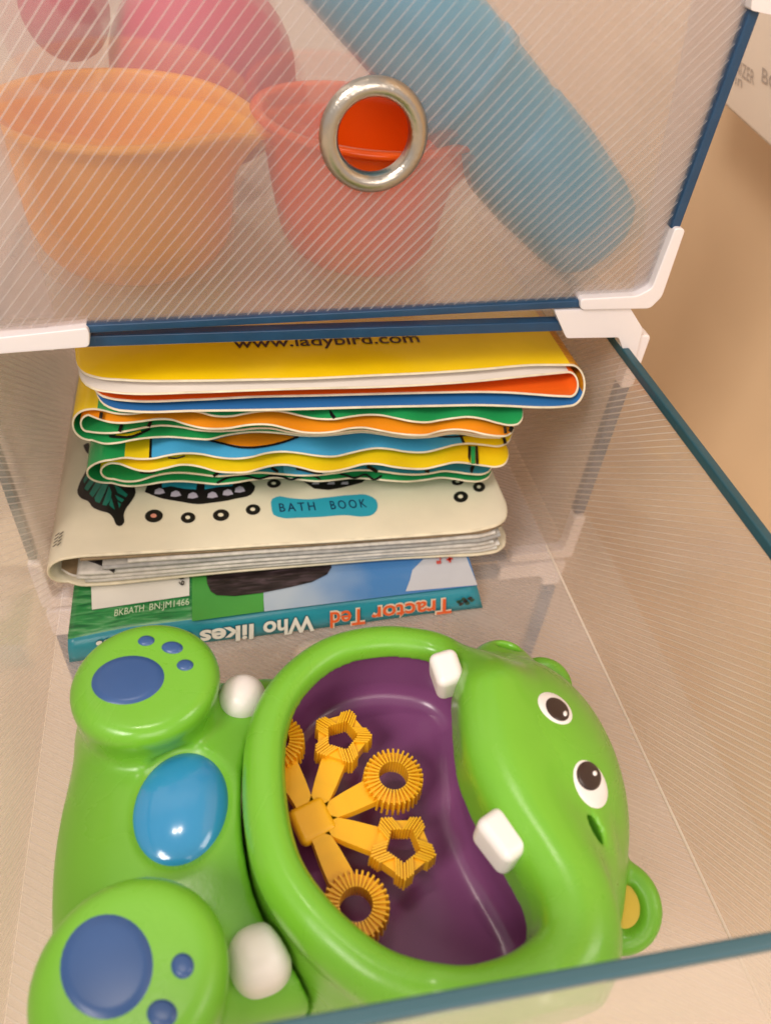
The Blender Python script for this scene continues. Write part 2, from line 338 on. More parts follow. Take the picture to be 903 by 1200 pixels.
# ================================================================ BATH CUPS AND TOYS IN THE UPPER DRAWER
def cup(name,c,z0,h,rt,rb,spout_ang,spout_len,mat,label,tilt=0):
    root=empty(name,(c[0],c[1],z0),label,'bath cup','bath cups in the upper box')
    n=96; prof=[]; t=.0014
    outer=[(0,0),(rb*.5,0),(rb*.70,.0014),(rb*.85,.0048),(rb*.95,.0100),(rb,.0160)]
    for k in range(1,9):
        u=k/8; outer.append((rb+(rt-rb)*(u**.85),.016+(h-.016)*u))
    lip=[(rt+.0025,h),(rt+.0034,h+.0012),(rt+.0025,h+.0024),(rt-.0004,h+.0024)]
    inner=[(r-t,zz+(t if i>0 else t)) for i,(r,zz) in reversed(list(enumerate(outer[1:])))]+[(0,t)]
    prof=outer+lip+inner; m=len(prof); vs=[];fs=[]
    for i in range(n):
        a=2*math.pi*i/n; da=(a-spout_ang+math.pi)%(2*math.pi)-math.pi
        g_=math.exp(-(da/.33)**2)
        for r,zz in prof:
            w=max(0,(zz/h-.62)/.38)**1.3; rr=r+(spout_len*g_*w if r>rb*.5 else 0)
            vs.append((c[0]+rr*math.cos(a),c[1]+rr*math.sin(a),z0+zz-g_*w*.004+tilt*(rr*math.cos(a))))
    for i in range(n):
        j=(i+1)%n
        for k in range(m-1): fs.append((i*m+k,j*m+k,j*m+k+1,i*m+k+1))
    mesh('cup_wall',vs,fs,mat,root,smooth=True)
    return root
cup('pouring_cup',(.0475,.050),.0052,.0525,.0400,.0360,math.radians(-10),.010,CUPY,'orange yellow cup with pouring lip, left behind the milky front panel')
cup('pouring_cup',(.1325,.050),.0052,.0510,.0370,.0315,math.radians(-8),.0215,CUPO,'red orange cup with pouring lip, right behind the round metal hole',tilt=-.05)
# blue tube toy, leaning diagonal
tb=empty('tube_toy',(.22,.05,.006),'light blue tubular bath toy leaning diagonally, wide rounded foot at lower right','bath toy')
def tube(p0,p1,prof,name,mat,parent,n=48):
    p0=np.array(p0);p1=np.array(p1);d=p1-p0;Lg=np.linalg.norm(d);d/=Lg
    a=np.cross(d,[0,0,1.]);a/=np.linalg.norm(a);b=np.cross(d,a); vs=[];fs=[];m=len(prof)
    for i in range(n):
        t=2*math.pi*i/n
        for u,r in prof: vs.append(p0+d*u*Lg+(a*math.cos(t)+b*math.sin(t))*r)
    for i in range(n):
        j=(i+1)%n
        for k in range(m-1): fs.append((i*m+k,j*m+k,j*m+k+1,i*m+k+1))
    return mesh(name,vs,fs,mat,parent,smooth=True)
pA=(.108,.052,.122); pB=(.2195,.034,.026)
tube(pA,pB,[(0,0),(0,.019),(.02,.0205),(.55,.0212),(.66,.0214),(.70,.0205)],'tube_body',BLUEP,tb)
tube(pA,pB,[(.66,0),(.665,.0180),(.67,.0205),(.71,.0222),(.84,.0224),(1.00,.0208),(1.055,.0190),(1.075,.0165),(1.078,.012),(1.070,.006),(1.066,0)],'tube_foot',BLUEP,tb)
tube(pA,pB,[(.50,.0206),(.505,.0222),(.54,.0222),(.545,.0206)],'collar',BLUEP,tb)
pk=empty('bath_toy',(.075,.13,.006),'raspberry pink rubber bath toy with a small round head, far upper left','bath toy')
def ellip(c,r,n=32):
    vs=[];fs=[];m=n//2
    for i in range(n):
        for k in range(m+1):
            a=2*math.pi*i/n;b=math.pi*k/m
            vs.append((c[0]+r[0]*math.sin(b)*math.cos(a),c[1]+r[1]*math.sin(b)*math.sin(a),c[2]+r[2]*math.cos(b)))
    for i in range(n):
        j=(i+1)%n
        for k in range(m): fs.append((i*(m+1)+k,i*(m+1)+k+1,j*(m+1)+k+1,j*(m+1)+k))
    return vs,fs
vs,fs=ellip((.078,.140,.047),(.040,.034,.040)); mesh('toy_body',vs,fs,PINKP,pk,smooth=True)
vs,fs=ellip((.026,.128,.072),(.017,.017,.019)); mesh('toy_head',vs,fs,PINKP,pk,smooth=True)

# ================================================================ TEXT AND PRINT
def text_geo(s,bold=0.,spacing=1.):
    cu=bpy.data.curves.new('t','FONT'); cu.body=s; cu.size=1; cu.offset=bold; cu.space_character=spacing; cu.resolution_u=4
    ob=bpy.data.objects.new('t',cu); COL.objects.link(ob)
    dg=bpy.context.evaluated_depsgraph_get(); me=bpy.data.meshes.new_from_object(ob.evaluated_get(dg))
    vs=np.array([v.co[:] for v in me.vertices]); fs=[tuple(p.vertices) for p in me.polygons]
    bpy.data.objects.remove(ob); bpy.data.curves.remove(cu); bpy.data.meshes.remove(me)
    return vs,fs
def put_text(mb,s,p,q,up,height,nrm,mi,bold=0.,lift=.00015,spacing=1.):
    """lay text with baseline from p to q; up = direction of the letter tops; height = cap height"""
    vs,fs=text_geo(s,bold,spacing); p=np.array(p);q=np.array(q); u=q-p
    x0,x1=vs[:,0].min(),vs[:,0].max(); capv,_=.7,0
    up=np.array(up,float);up/=np.linalg.norm(up);nrm=np.array(nrm,float)
    out=[p+u*(v[0]-x0)/(x1-x0)+up*height*(v[1]/.7)+nrm*lift for v in vs]
    mb.add(out,fs,mi)
def decal_z(mb,pxpts,z,mi,lift=.0002,closed=True):
    pts=[P(x,y,z=z) for x,y in pxpts]; pts=[(p[0],p[1],z+lift) for p in pts]; mb.add(pts,[tuple(range(len(pts)))],mi)
def ell_px(cx,cy,a,b,rot=0,n=24):
    c,s=math.cos(rot),math.sin(rot); return [(cx+a*math.cos(t)*c-b*math.sin(t)*s,cy+a*math.cos(t)*s+b*math.sin(t)*c) for t in np.linspace(0,2*math.pi,n,endpoint=False)]
BG='bath books stacked in the open drawer'
# ================================================================ BOOKS
def resample(px,n=70):
    px=np.array(px,float); d=np.r_[0,np.cumsum(np.hypot(*np.diff(px,axis=0).T))]; t=np.linspace(0,d[-1],n)
    # smooth (Catmull-ish through cubic hermite)
    out=[]
    for c in range(2):
        y=px[:,c]; m=np.gradient(y,d); i=np.clip(np.searchsorted(d,t)-1,0,len(d)-2); h=d[i+1]-d[i]; u=(t-d[i])/h
        out.append((2*u**3-3*u**2+1)*y[i]+(u**3-2*u**2+u)*h*m[i]+(-2*u**3+3*u**2)*y[i+1]+(u**3-u**2)*h*m[i+1])
    return np.array(out).T
def sheet_pts(px,zf,n=70):
    """front-edge points (world) of a sheet lying at height zf(x)"""
    out=[]
    for x,y in resample(px,n):
        z=zf if not callable(zf) else zf(P(x,y,z=-.06)[0]); p=P(x,y,z=z); out.append(p)
    return out
def fold_mesh(pts,cols,yback,t,name,mats,parent,rim=.0008,rimmat=0,backz=None):
    """pts: ordered front-edge profile points; swept back to yback as a sheet of thickness t. cols: (outer mat, inner mat) per segment"""
    pts=[np.array(p) for p in pts]; n=len(pts); q=np.array([[p[0],p[2]] for p in pts]); tg=np.gradient(q,axis=0); 
    tg/=np.linalg.norm(tg,axis=1)[:,None]+1e-12; nm=np.stack([-tg[:,1],tg[:,0]],1)
    vs=[];fs=[];mi=[]
    rows=[0,rim,None]
    for i,p in enumerate(pts):
        for side in (1,-1):
            for r in (0,1,2,3):
                y={0:p[1],1:p[1]+rim,2:p[1]+rim*1.0+.02,3:yback}[r]
                inset=0 if r else .15
                th=t*.5*(.55 if r==0 else 1)
                vs.append((p[0]+nm[i][0]*th*side, y, p[2]+nm[i][1]*th*side))
    W=8
    for i in range(n-1):
        a=i*W;b=(i+1)*W
        for r in range(3):
            fs.append((a+r,b+r,b+r+1,a+r+1)); mi.append(rimmat if r==0 else cols[i][0])
            fs.append((a+4+r,a+4+r+1,b+4+r+1,b+4+r)); mi.append(rimmat if r==0 else cols[i][1])
        fs.append((a,a+4,b+4,b)); mi.append(rimmat)
        fs.append((a+3,b+3,b+7,a+7)); mi.append(rimmat)
    for i in (0,n-1):
        a=i*W
        for r in range(3): fs.append((a+r,a+r+1,a+5+r,a+4+r)); mi.append(rimmat)
    return mesh(name,vs,fs,mats,parent,mi,smooth=True)
def arc_pts(pa,pb,side,n=12,bulge=1.0,push=None):
    """half-loop joining sheet end pa (upper) to pb (lower); side=+1 right spine, -1 left spine"""
    out=[]; c=(pa+pb)/2; r=(pa[2]-pb[2])/2
    dx=(pb[0]-pa[0])/2
    for k in range(1,n):
        a=math.pi*k/n; out.append(np.array([c[0]+side*r*bulge*math.sin(a)-dx*math.cos(a), c[1]+(pa[1]-pb[1])/2*math.cos(a), c[2]+r*math.cos(a)]))
    return out
# ---------- yellow book on top of the stack
yb=empty('bath_book',(.12,.08,-.038),'flat bright yellow vinyl bath book with a web address, topmost of the stack','book',BG)
Y1=[(88,396),(88.5,415),(91,430),(97,437),(113,443),(146,446.3),(230,447.2),(295,446),(360,444.6),(435,441),(510,437.5),(566,433.6),(618,429),(668,428.5)]
BLp=[(668,476.5),(656,477.8),(635,478.3),(593,476.5),(566,475.7),(510,476.5),(435,478),(370,479.8),(295,481.5),(230,482.3),(155,483),(135,480.7),(120,473),(113,461.6),(111,452)]
zt,zbm=-.0240,-.0372
SPN=pmat('orange spine with dark specks',(.80,.25,.01),.25,var=.75,vscale=420)
top=sheet_pts(Y1,zt,90); bot=sheet_pts(BLp,zbm,90)
ar=arc_pts(top[-1],bot[0],1,16,1.0)
pts=top+ar+bot; cols=[(0,1)]*(len(top)-1+6)+[(1,1)]*0
nn=len(pts)-1; cols=[]
for i in range(nn): cols.append((1,2) if i<len(top)+5 else (3,4) if i>=len(top)+10 else (1,2))
# blue sheet: the side facing up is the inner (-) side
cov=fold_mesh(pts,[(1,2) if i<len(top)-1 else (4,4) if i<len(top)+9 else (3,3) for i in range(len(pts)-1)],.165,.0008,'cover',[WELD,VY,VW,VB,SPN],yb)
W1=[(92,432),(93.5,442),(98,449),(113,457.5),(130,460.3),(230,460.7),(295,458.3),(360,456.2),(435,454.6),(510,451),(566,446.8),(593,444),(643,439),(666,436.8)]
O1=[(668,465.5),(650,464.8),(626,463),(593,460.8),(566,460.2),(510,460.9),(435,462.6),(370,464.3),(295,466),(230,469.3),(146,470),(130,468),(116.5,463),(110,456)]
tw=sheet_pts(W1,-.0272,80); bo=sheet_pts(O1,-.0338,80)
pts=tw+arc_pts(tw[-1],bo[0],1,14,1.2)+bo
fold_mesh(pts,[(1,2) if i<len(tw)-1 else (2,2) for i in range(len(pts)-1)],.165,.0008,'page',[WELD,VW,VO],yb,rimmat=0)
mb=MB()
put_text(mb,'www.ladybird.com',P(274,409.5,z=zt),P(492,402.5,z=zt),(0,1,0),.0075,(0,0,1),0,.012,.0007)
mb.build('web_address',[pmat('dark maroon print',(.05,.02,.01),.4)],yb)

# ---------- crinkly books
def wavy_book(label,outer_top,inner_top,inner_bot,outer_bot,z,cols,yback,nm):
    bk=empty('bath_book',(.11,.09,z[3]),label,'book')
    T1=sheet_pts(outer_top,z[0],110); B1=sheet_pts(outer_bot,z[3],110)
    T2=sheet_pts(inner_top,z[1],110); B2=sheet_pts(inner_bot,z[2],110)
    return bk,T1,T2,B2,B1
def wv(amp,lam,ph): return lambda x: amp*math.sin(2*math.pi*x/lam+ph)
B1=[(104,480.5),(110,480),(120,481.5),(135,485.0),(155,485.6),(168,484),(188,482.5),(212,482),(233,483.5),(250,487.8),(270,488.5),(286.5,485.6),(303,482.8),(326,482.3),(340,484.8),(353,488),(370,491.3),(376.6,491.8),(393,491.8),(410,489),(430,486.8),(446.4,487.3),(463,490.6),(484.6,494.8),(501,495.6),(516.6,493),(533,490.6),(548,489.3),(566.4,491.8),(583,496.4),(599.7,499),(607,497.5),(612,491),(612.5,482)]
B2=[(104,487),(115,491.5),(130,495.6),(146.4,496.4),(163,494.8),(188,491.8),(199.6,492.3),(218,498),(236.6,502.3),(253,503.4),(270,502.3),(286.5,499.4),(303,498),(319.7,499),(336,503),(353,507),(370,508.2),(393,506.4),(410,502.8),(426.4,502),(443,504.8),(459.7,508),(484.6,510.5),(498,510.5),(516.6,505.8),(533,504),(550,505.6),(566.4,509.4),(583,511.7),(593,511.4),(599.7,507.2),(602.5,500)]
B3=[(104,506.5),(113,507.7),(138,507.7),(154.7,504.7),(171.4,501.4),(188,499.4),(213,501.4),(230,504.5),(253,506),(278,505),(303,502.5),(319.7,503),(336,506.5),(353,509),(370,510),(393,508.5),(410,506),(426.4,505),(443,507.5),(470,511),(500,511.5),(533,506.5),(566,511),(590,512)]
B4=[(108,516.5),(121.5,520.5),(138,519.7),(154.7,516.4),(171.4,514),(196,512.7),(230,515),(245,515.5),(261.5,511.4),(278,508.5),(294.7,506.8),(311,506.9),(336,509),(353,511),(370,511.5),(393,510),(410,508),(426,507),(443,509),(470,513),(500,513),(533,508.5),(566,513),(586,513.5)]
A1=[(130,539.8),(146,537.2),(163,538.6),(180,538),(196,534.6),(216,532),(236.6,533),(253,536.3),(273,538.3),(294.7,536.3),(311,532),(329.6,530),(353,532),(370,534.6),(393,535.5),(410,531.7),(426,528),(439.7,526),(456,526.8),(476,530),(498,530.5),(516.6,526.3),(533,522),(550,520.5),(566,522),(588,522.7),(596,518),(599.5,510)]
A2=[(132,543.3),(140,544.2),(150,548),(163,552),(174.7,553),(193,549.6),(213,545.4),(224,545.8),(236.6,548.3),(253,553),(273,554.6),(290,554),(303,550.4),(319.7,546.3),(334.6,545.4),(353,548.8),(370,553),(393,552.6),(410,548.8),(426.4,544.6),(443,544.6),(459.7,547.6),(476,549.6),(498,550),(516.6,546),(533,542.6),(550,543.8),(566.4,546.3),(583,547.6),(591,544.6),(595.5,536),(595,528)]
A3=[(133,562),(146,564.8),(161,564.3),(179.7,558.7),(196,555.4),(213,554.6),(230,556),(253,558.7),(278,557),(303,554.6),(326,556),(353,558),(370,557.5),(393,555),(414,552),(435,552),(451,553.8),(468,556),(493,556.6),(510,554.3),(516.6,553),(533,553.8),(550,556),(566.4,556),(573,553),(576,548)]
A4=[(131,566.5),(143,569.5),(154.7,570.4),(171.4,568.7),(188,566),(213,564.6),(236.6,566.5),(253,568),(273,566.5),(294.7,563),(328,560.4),(353,563),(370,564.6),(393,563),(410,561),(435,562),(459.7,564.2),(476,565),(498,563),(516.6,560.4),(533,562),(550,564.6),(564,564),(572,560),(576,553)]
def wbook(label,T1,T2,T3,T4,z,wave,yback,colf,prints):
    bk=empty('bath_book',(.11,.09,z[3]),label,'book',BG)
    zf=lambda k:(lambda x: z[k]+wave(x))
    t1=sheet_pts(T1,zf(0),150); t2=sheet_pts(T2,zf(1),150); t3=sheet_pts(T3,zf(2),130); t4=sheet_pts(T4,zf(3),130)
    outer=list(reversed(t1))+arc_pts(t1[0],t4[0],-1,14,.9)+t4
    inner=list(reversed(t2))+arc_pts(t2[0],t3[0],-1,14,.8)+t3
    # colour by x for each layer
    def cols(pts,na,fa,fb,flip=False):
        out=[]
        for i in range(len(pts)-1):
            x=pts[i][0]
            out.append((fa(x),fa(x)) if i<na else (fb(x),fb(x)))
        return out
    mats=[WELD,VG,VOR,VYL,VLB,VBG,INK]
    fold_mesh(outer,cols(outer,len(t1)+6,colf[0],colf[3]),yback,.0008,'cover',mats,bk,rim=.0006)
    fold_mesh(inner,cols(inner,len(t2)+6,colf[1],colf[2]),yback,.0008,'page',mats,bk,rim=.0006)
    # printed strokes on the layers: strips following given px polylines on layer k
    for k,pp,w,m,wm in prints: pass
    return bk,(t1,t2,t3,t4)
X=lambda px,py,z: P(px,py,z=z)[0]
zB=(-.0425,-.0460,-.0535,-.0575); zA=(-.0645,-.0690,-.0810,-.0860)
wB=wv(.0011,.030,.8); wA=wv(.0012,.028,2.0)
def step(*segs):
    def f(x):
        for lim,m in segs:
            if x<lim: return m
        return segs[-1][1]
    return f
xb=lambda px: X(px,500,-.05)
bB,tB=wbook('upper wavy edged vinyl book, orange and green pages with its loop at the left',B1,B2,B3,B4,zB,wB,.150,
  [step((xb(119),3),(9,1)),step((9,2)),step((xb(505),1),(9,3)),step((xb(505),1),(9,3))],[])
xa=lambda px: X(px,535,-.066)
bA,tA=wbook('lower wavy edged vinyl book, yellow page over green, lying on the cream book',A1,A2,A3,A4,zA,wA,.150,
  [step((xa(149),1),(xa(176),3),(xa(179),6),(xa(549),4),(xa(553),6),(9,3)),step((9,3)),step((xb(250),1),(xb(330),5),(xb(385),4),(xb(500),5),(9,5)),step((9,1))],[])
# printed strokes: thin ribbons lifted off a layer, drawn as (layer points, px polyline, width px)
def ribbon(mb,px,z,w,mi,lift=.0011,wave=None):
    px=resample(px,max(8,len(px)*4)); d=np.gradient(px,axis=0); d/=np.linalg.norm(d,axis=1)[:,None]+1e-9; nn_=np.stack([-d[:,1],d[:,0]],1)
    vs=[]
    for (x,y),nv in zip(px,nn_):
        for s in (1,-1):
            a,b=x+nv[0]*w*s/2,y+nv[1]*w*s/2; zz=z+lift
            if wave: zz+=wave(P(a,b,z=z)[0])
            p=P(a,b,z=zz); vs.append(tuple(p))
    mb.add(vs,[(2*i,2*i+1,2*i+3,2*i+2) for i in range(len(px)-1)],mi)
class RL:
    def __init__(s,name,mats,parent): s.a=(name,mats,parent)
    def __call__(s,px,z,w,mi,**k):
        m=MB(); ribbon(m,px,z,w,0,**k); m.build(s.a[0],s.a[1][mi],s.a[2])
rl=RL('printed_line',[INK,VYL,VG],bB)
for px,w in [([(119,483),(118,490.5)],4),]: rl(px,zB[1],w,0,wave=wB)
for px,w in [([(385,481),(392,490)],4),([(459,478),(460,488)],4.5),([(363,480),(368,481)],2)]: rl(px,zB[0],w,0,wave=wB)
rl([(591,500),(592,508)],zB[1],3.5,0,wave=wB); rl([(600,500),(597,506)],zB[1],5,0,wave=wB)
for px,w in [([(143,497),(140,506)],4),([(177,494),(174,500)],4)]: rl(px,zB[2],w,0,wave=wB)
rl([(128,511),(140,512),(155,511.5),(166,507),(176,502.5)],zB[3],3,0,wave=wB)
rl([(136,508.8),(150,509.3),(165,505.5)],zB[3],2.6,1,wave=wB)
rl([(590,512.5),(592,520)],zA[0],3.5,0,wave=wA)
rl=RL('printed_line',[INK,VG,VOR],bA)
rl([(244,515.5),(262,520),(280,524),(295,524.5),(315,522),(335,517),(350,511.5)],zA[0],2.4,0,wave=wA)
mb=MB(); vv=[];nc=26
ux=np.linspace(250,346,nc); uy=np.interp(ux,[250,264,280,296,312,330,346],[516,511.8,509,507.3,507.2,509,511.5]); ly=np.interp(ux,[250,262,280,295,315,335,346],[516,519,522.6,523.3,521,516,511.5])
for a_,b_,c_ in zip(ux,uy,ly):
    for t_ in (0,.25,.5,.75,1):
        yy_=b_*(1-t_)+c_*t_; p_=P(a_,yy_,z=zA[0]+.0009+wA(P(a_,yy_,z=-.06)[0])); vv.append(tuple(p_))
mb.add(vv,[(5*i+k,5*i+k+1,5*i+k+6,5*i+k+5) for i in range(nc-1) for k in range(4)],0); mb.build('printed_patch',VOR,bA)
rl([(504,510),(516,511.5),(528,512),(545,510),(553,508)],zA[0],2,0,wave=wA)
rl([(197,536.5),(207,537),(217,534)],zA[0],2,0,wave=wA)
for px,w in [([(549,543),(550,522.5)],3),([(559,544),(558,522.5)],3)]: rl(px,zA[1],w,0,wave=wA)
rl([(554,543.5),(554,523)],zA[1],5,1,wave=wA)
for px,w in [([(164,553.5),(178,554),(190,551)],2.6),([(250,558),(257,553)],3.5),([(318,548),(326,553)],3.5),([(347,549),(360,552),(372,554.5),(385,554)],3),([(430,546),(442,553)],4),([(498,551),(503,553)],4),([(524,546),(532,553)],4),([(540,546),(548,552),(551,554)],3.5),([(551,554),(554,546)],4)]: rl(px,zA[2],w,0,wave=wA)
rl([(254,566),(266,560),(280,557.5),(290,558),(303,561),(318,557.5),(332,559),(340,562),(352,558.5),(365,556.5),(378,562),(390,556),(402,556),(416,560),(428,556),(438,562),(448,557)],zA[3],2.4,0,wave=wA)
# ---------- cream book
cb=empty('bath_book',(.1,.09,-.1125),'cream bath book with leaf print, black rings and a blue title patch','book',BG)
VC=vin('cream vinyl cover',(.80,.74,.57)); VCe=pmat('grubby cream page edges',(.52,.48,.42),.6,var=.35,vscale=260)
zc,zcb=-.0965,-.1125
C1=[(592.5,590),(594,600),(592,609),(585,615),(566,621),(510,627),(455,631),(380,636),(300,640.6),(250,644),(180,648),(120,651.5),(94,653),(80,655)]
C4=[(80,682.5),(94,686.5),(116,686),(180,680),(250,673),(300,668.5),(380,662),(455,656),(520,652.5),(566,650),(584,646),(591,640),(592,628)]
t1=sheet_pts(C1,zc,100); t4=sheet_pts(C4,zcb,100)
outer=t1+arc_pts(t1[-1],t4[0],-1,14,1.0)+t4
fold_mesh(outer,[(1,1)]*(len(outer)-1),.150,.0012,'cover',[WELD,VC],cb,rim=.0012,rimmat=0)
def lerp_px(f,dy=0,x0=86,shr=0):
    out=[]
    c1=np.array(C1)[::-1]; c4=np.array(C4)
    for x in np.linspace(x0,590-shr,24):
        ya=np.interp(x,c1[:,0],c1[:,1]); yb_=np.interp(x,c4[:,0],c4[:,1]); out.append((x,ya*(1-f)+yb_*f+dy))
    return out
PG=[pmat('grey white page',(.58,.55,.50),.5,var=.40,vscale=230),pmat('brown stained page edge',(.26,.18,.10),.6,var=.5,vscale=240),pmat('pale page edge',(.62,.58,.52),.5,var=.38,vscale=300),pmat('grey page edge',(.36,.35,.33),.5,var=.4,vscale=300)]
for k,f in enumerate((.14,.30,.45,.60,.74,.86)):
    z=zc+(zcb-zc)*f
    st=[94,150,120,92,90,100][k]
    pl=lerp_px(f,dy=[-1.2,-.5,.3,.6,.8,.4][k],x0=st,shr=[2,10,4,12,5,8][k])
    a=sheet_pts(pl,lambda x,z=z,k=k: z+.0003*math.sin(x*90+k*2)+.0002*math.sin(x*230+k),90)
    rm=[1,2,3,0,2,0][k]
    fold_mesh(a,[(1,1)]*(len(a)-1),.148,.0018,'page',[PG[rm],PG[0]],cb,rim=.0015)
# black sheet in the inner fold at the spine
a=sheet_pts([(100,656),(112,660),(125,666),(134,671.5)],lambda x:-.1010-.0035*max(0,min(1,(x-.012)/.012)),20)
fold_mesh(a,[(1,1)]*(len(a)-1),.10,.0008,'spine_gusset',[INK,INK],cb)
a=sheet_pts([(72,668),(85,675),(100,676),(118,673),(134,671.5)],-.1085,20); fold_mesh(a,[(1,1)]*(len(a)-1),.10,.0008,'spine_gusset',[PG[2],PG[1]],cb)
mb=MB(); zz=zc+.0007
leaf=[(98,522),(104,519),(107,528),(112,531),(119,533),(126,545),(152,560),(158,570),(159,578),(154,588),(148,596),(145,605),(146,612),(141,617),(136,615),(134,609),(128,602),(118,599),(108,594),(104,588),(95,584),(91,578),(93,568),(99,556),(104,546),(106,537),(104,533),(100,528)]
GRL=pmat('deep teal print',(.015,.17,.12),.3,var=.25,vscale=90); PNK=pmat('pink print',(.72,.30,.22),.4); TUR=pmat('turquoise print',(.03,.36,.50),.3,var=.08); LIL=pmat('lilac grey print',(.50,.45,.55),.4)
segs=[[(108,546),(112,548),(104,560),(99,567),(98,563)],[(114,550),(118,553),(110,566),(103,576),(99,573),(101,569)],[(119,554),(123,558),(118,570),(109,583),(105,579),(106,577)],[(124,560),(128,566),(123,578),(117,590),(112,588),(111,584)],[(128,570),(131,577),(130,586),(125,593),(120,592)],[(131,584),(135,598),(130,594),(128,592)],
  [(134,568),(141,572),(150,580),(148,583),(138,578)],[(135,580),(146,586),(143,589),(138,586)],[(138,588),(142,591),(140,596)]]
CM=[INK,GRL,PNK,VC,LIL,TUR,pmat('navy print',(.01,.03,.09),.4)]
mb=MB(); decal_z(mb,[tuple(p) for p in resample(leaf+[leaf[0]],70)[:-1]],zz,0)
for s_ in segs: decal_z(mb,s_,zz+.0002,1)
mb.build('leaf_print',CM,cb)
for (x,y,a,b,ci) in [(180.5,605,10.5,7.5,2),(220.5,607,8.5,6.3,3),(259,604,9.5,6.8,3),(296.5,597.5,8.5,6.2,3),(539.5,582.5,8.5,6.5,3),(561,571,7,5.8,3),(321,567,8,5,3),(536,565,7,4,3)]:
    mb=MB(); decal_z(mb,ell_px(x,y,a,b,-.1),zz,0); decal_z(mb,ell_px(x-.3,y-.3,a*.34,b*.32),zz+.0002,ci); mb.build('ring_print',CM,cb)
mb=MB(); bd=[(170,577),(176,562),(190,555),(240,552),(285,560),(299,572),(296,578),(275,585),(240,590.5),(236,591),(210,588),(185,583)]
decal_z(mb,[tuple(p) for p in resample(bd+[bd[0]],50)[:-1]],zz,0)
for c in [(187,577),(206,580),(226,582),(249,581.5),(267,578.5),(281,575)]:
    decal_z(mb,[(c[0]-6,c[1]+2),(c[0]-5,c[1]-2.5),(c[0],c[1]-5),(c[0]+4,c[1]-3.5),(c[0]+6.5,c[1]+1),(c[0],c[1]+2.6)],zz+.0002,4)
decal_z(mb,[(190,572),(200,570),(215,573),(230,574),(232,560),(190,560)],zz+.0002,5); decal_z(mb,[(240,574),(255,571),(272,570),(276,564),(240,560)],zz+.0002,5)
mb.build('feather_print',CM,cb); mb=MB(); bd2=[(352,562),(430,560),(424,566),(400,572),(385,574.5),(368,573)]
decal_z(mb,bd2,zz,0)
for c in (370,388,404): decal_z(mb,[(c-5,568),(c-3,565),(c+4,565),(c+4,568)],zz+.0002,4)
mb.build('feather_print',CM,cb); mb=MB(); pt=[(318,594),(318,586),(324,582.5),(340,584),(360,585.5),(385,583),(410,580.5),(432,581),(441,587),(442,596),(437,603),(425,605.5),(405,604),(375,606),(350,607),(330,607),(320,603)]
decal_z(mb,[tuple(p) for p in resample(pt+[pt[0]],60)[:-1]],zz,5)
put_text(mb,'BATH',P(328,600.5,z=zz),P(370,598.5,z=zz),(-.02,1,0),.0056,(0,0,1),6,.005,.0004,1.4)
put_text(mb,'BOOK',P(388,597.5,z=zz),P(430,595,z=zz),(-.02,1,0),.0056,(0,0,1),6,.005,.0004,1.4)
mb.build('title_patch',CM,cb); mb=MB()
for k in range(4):
    for j in range(2): ribbon(mb,[(62+k*1.0+j*5,641-k*4.2-j*1.5),(67+k*1.0+j*4.5,637-k*4.2-j*1.5)],zz,1.0,0,lift=0)
mb.build('spine_marks',CM,cb)
# ---------- lowest book (puffy, spine towards us)
tdb=empty('bath_book',(.1,.05,-.128),'puffy green bath book, title on its teal spine, lowest of the stack','book',BG)
def grass(name,c1,c2,c3,s=1):
    m,nt,b=new_mat(name);N=nt.nodes;L=nt.links; geo=N.new('ShaderNodeNewGeometry'); mp=N.new('ShaderNodeMapping'); mp.inputs['Scale'].default_value=(90*s,520*s,1); mp.inputs['Rotation'].default_value=(0,0,.25)
    L.new(geo.outputs['Position'],mp.inputs['Vector']); n=N.new('ShaderNodeTexNoise'); n.inputs['Scale'].default_value=1; n.inputs['Detail'].default_value=5; n.inputs['Distortion'].default_value=.6; L.new(mp.outputs[0],n.inputs['Vector'])
    r=N.new('ShaderNodeValToRGB'); e=r.color_ramp.elements; e[0].position=.3;e[0].color=(*c1,1);e[1].position=.72;e[1].color=(*c3,1); q=e.new(.5); q.color=(*c2,1)
    L.new(n.outputs['Fac'],r.inputs[0]); L.new(r.outputs[0],b.inputs['Base Color']); b.inputs['Roughness'].default_value=.28; return m
VGR=grass('printed grass',(.01,.13,.04),(.03,.27,.07),(.18,.42,.20)); VTE=vin('teal spine vinyl',(.025,.26,.34)); VSK=vin('blue sky print',(.10,.26,.52)); VSK_=None
def grad(name,c1,c2,x0,x1):
    m,nt,b=new_mat(name);N=nt.nodes;L=nt.links; geo=N.new('ShaderNodeNewGeometry'); sp=N.new('ShaderNodeSeparateXYZ'); L.new(geo.outputs['Position'],sp.inputs[0])
    nz=N.new('ShaderNodeTexNoise'); nz.inputs['Scale'].default_value=60; L.new(geo.outputs['Position'],nz.inputs['Vector'])
    mr=N.new('ShaderNodeMapRange'); mr.inputs[1].default_value=x0; mr.inputs[2].default_value=x1; L.new(sp.outputs[0],mr.inputs[0])
    ad=N.new('ShaderNodeMath'); ad.operation='MULTIPLY_ADD'; ad.inputs[1].default_value=.5; L.new(nz.outputs['Fac'],ad.inputs[0]); L.new(mr.outputs[0],ad.inputs[2])
    sb=N.new('ShaderNodeMath'); sb.operation='SUBTRACT'; sb.use_clamp=True; sb.inputs[1].default_value=.25; L.new(ad.outputs[0],sb.inputs[0])
    mx=N.new('ShaderNodeMix'); mx.data_type='RGBA'; mx.inputs[6].default_value=(*c1,1); mx.inputs[7].default_value=(*c2,1); L.new(sb.outputs[0],mx.inputs[0])
    L.new(mx.outputs[2],b.inputs['Base Color']); b.inputs['Roughness'].default_value=.25; return m
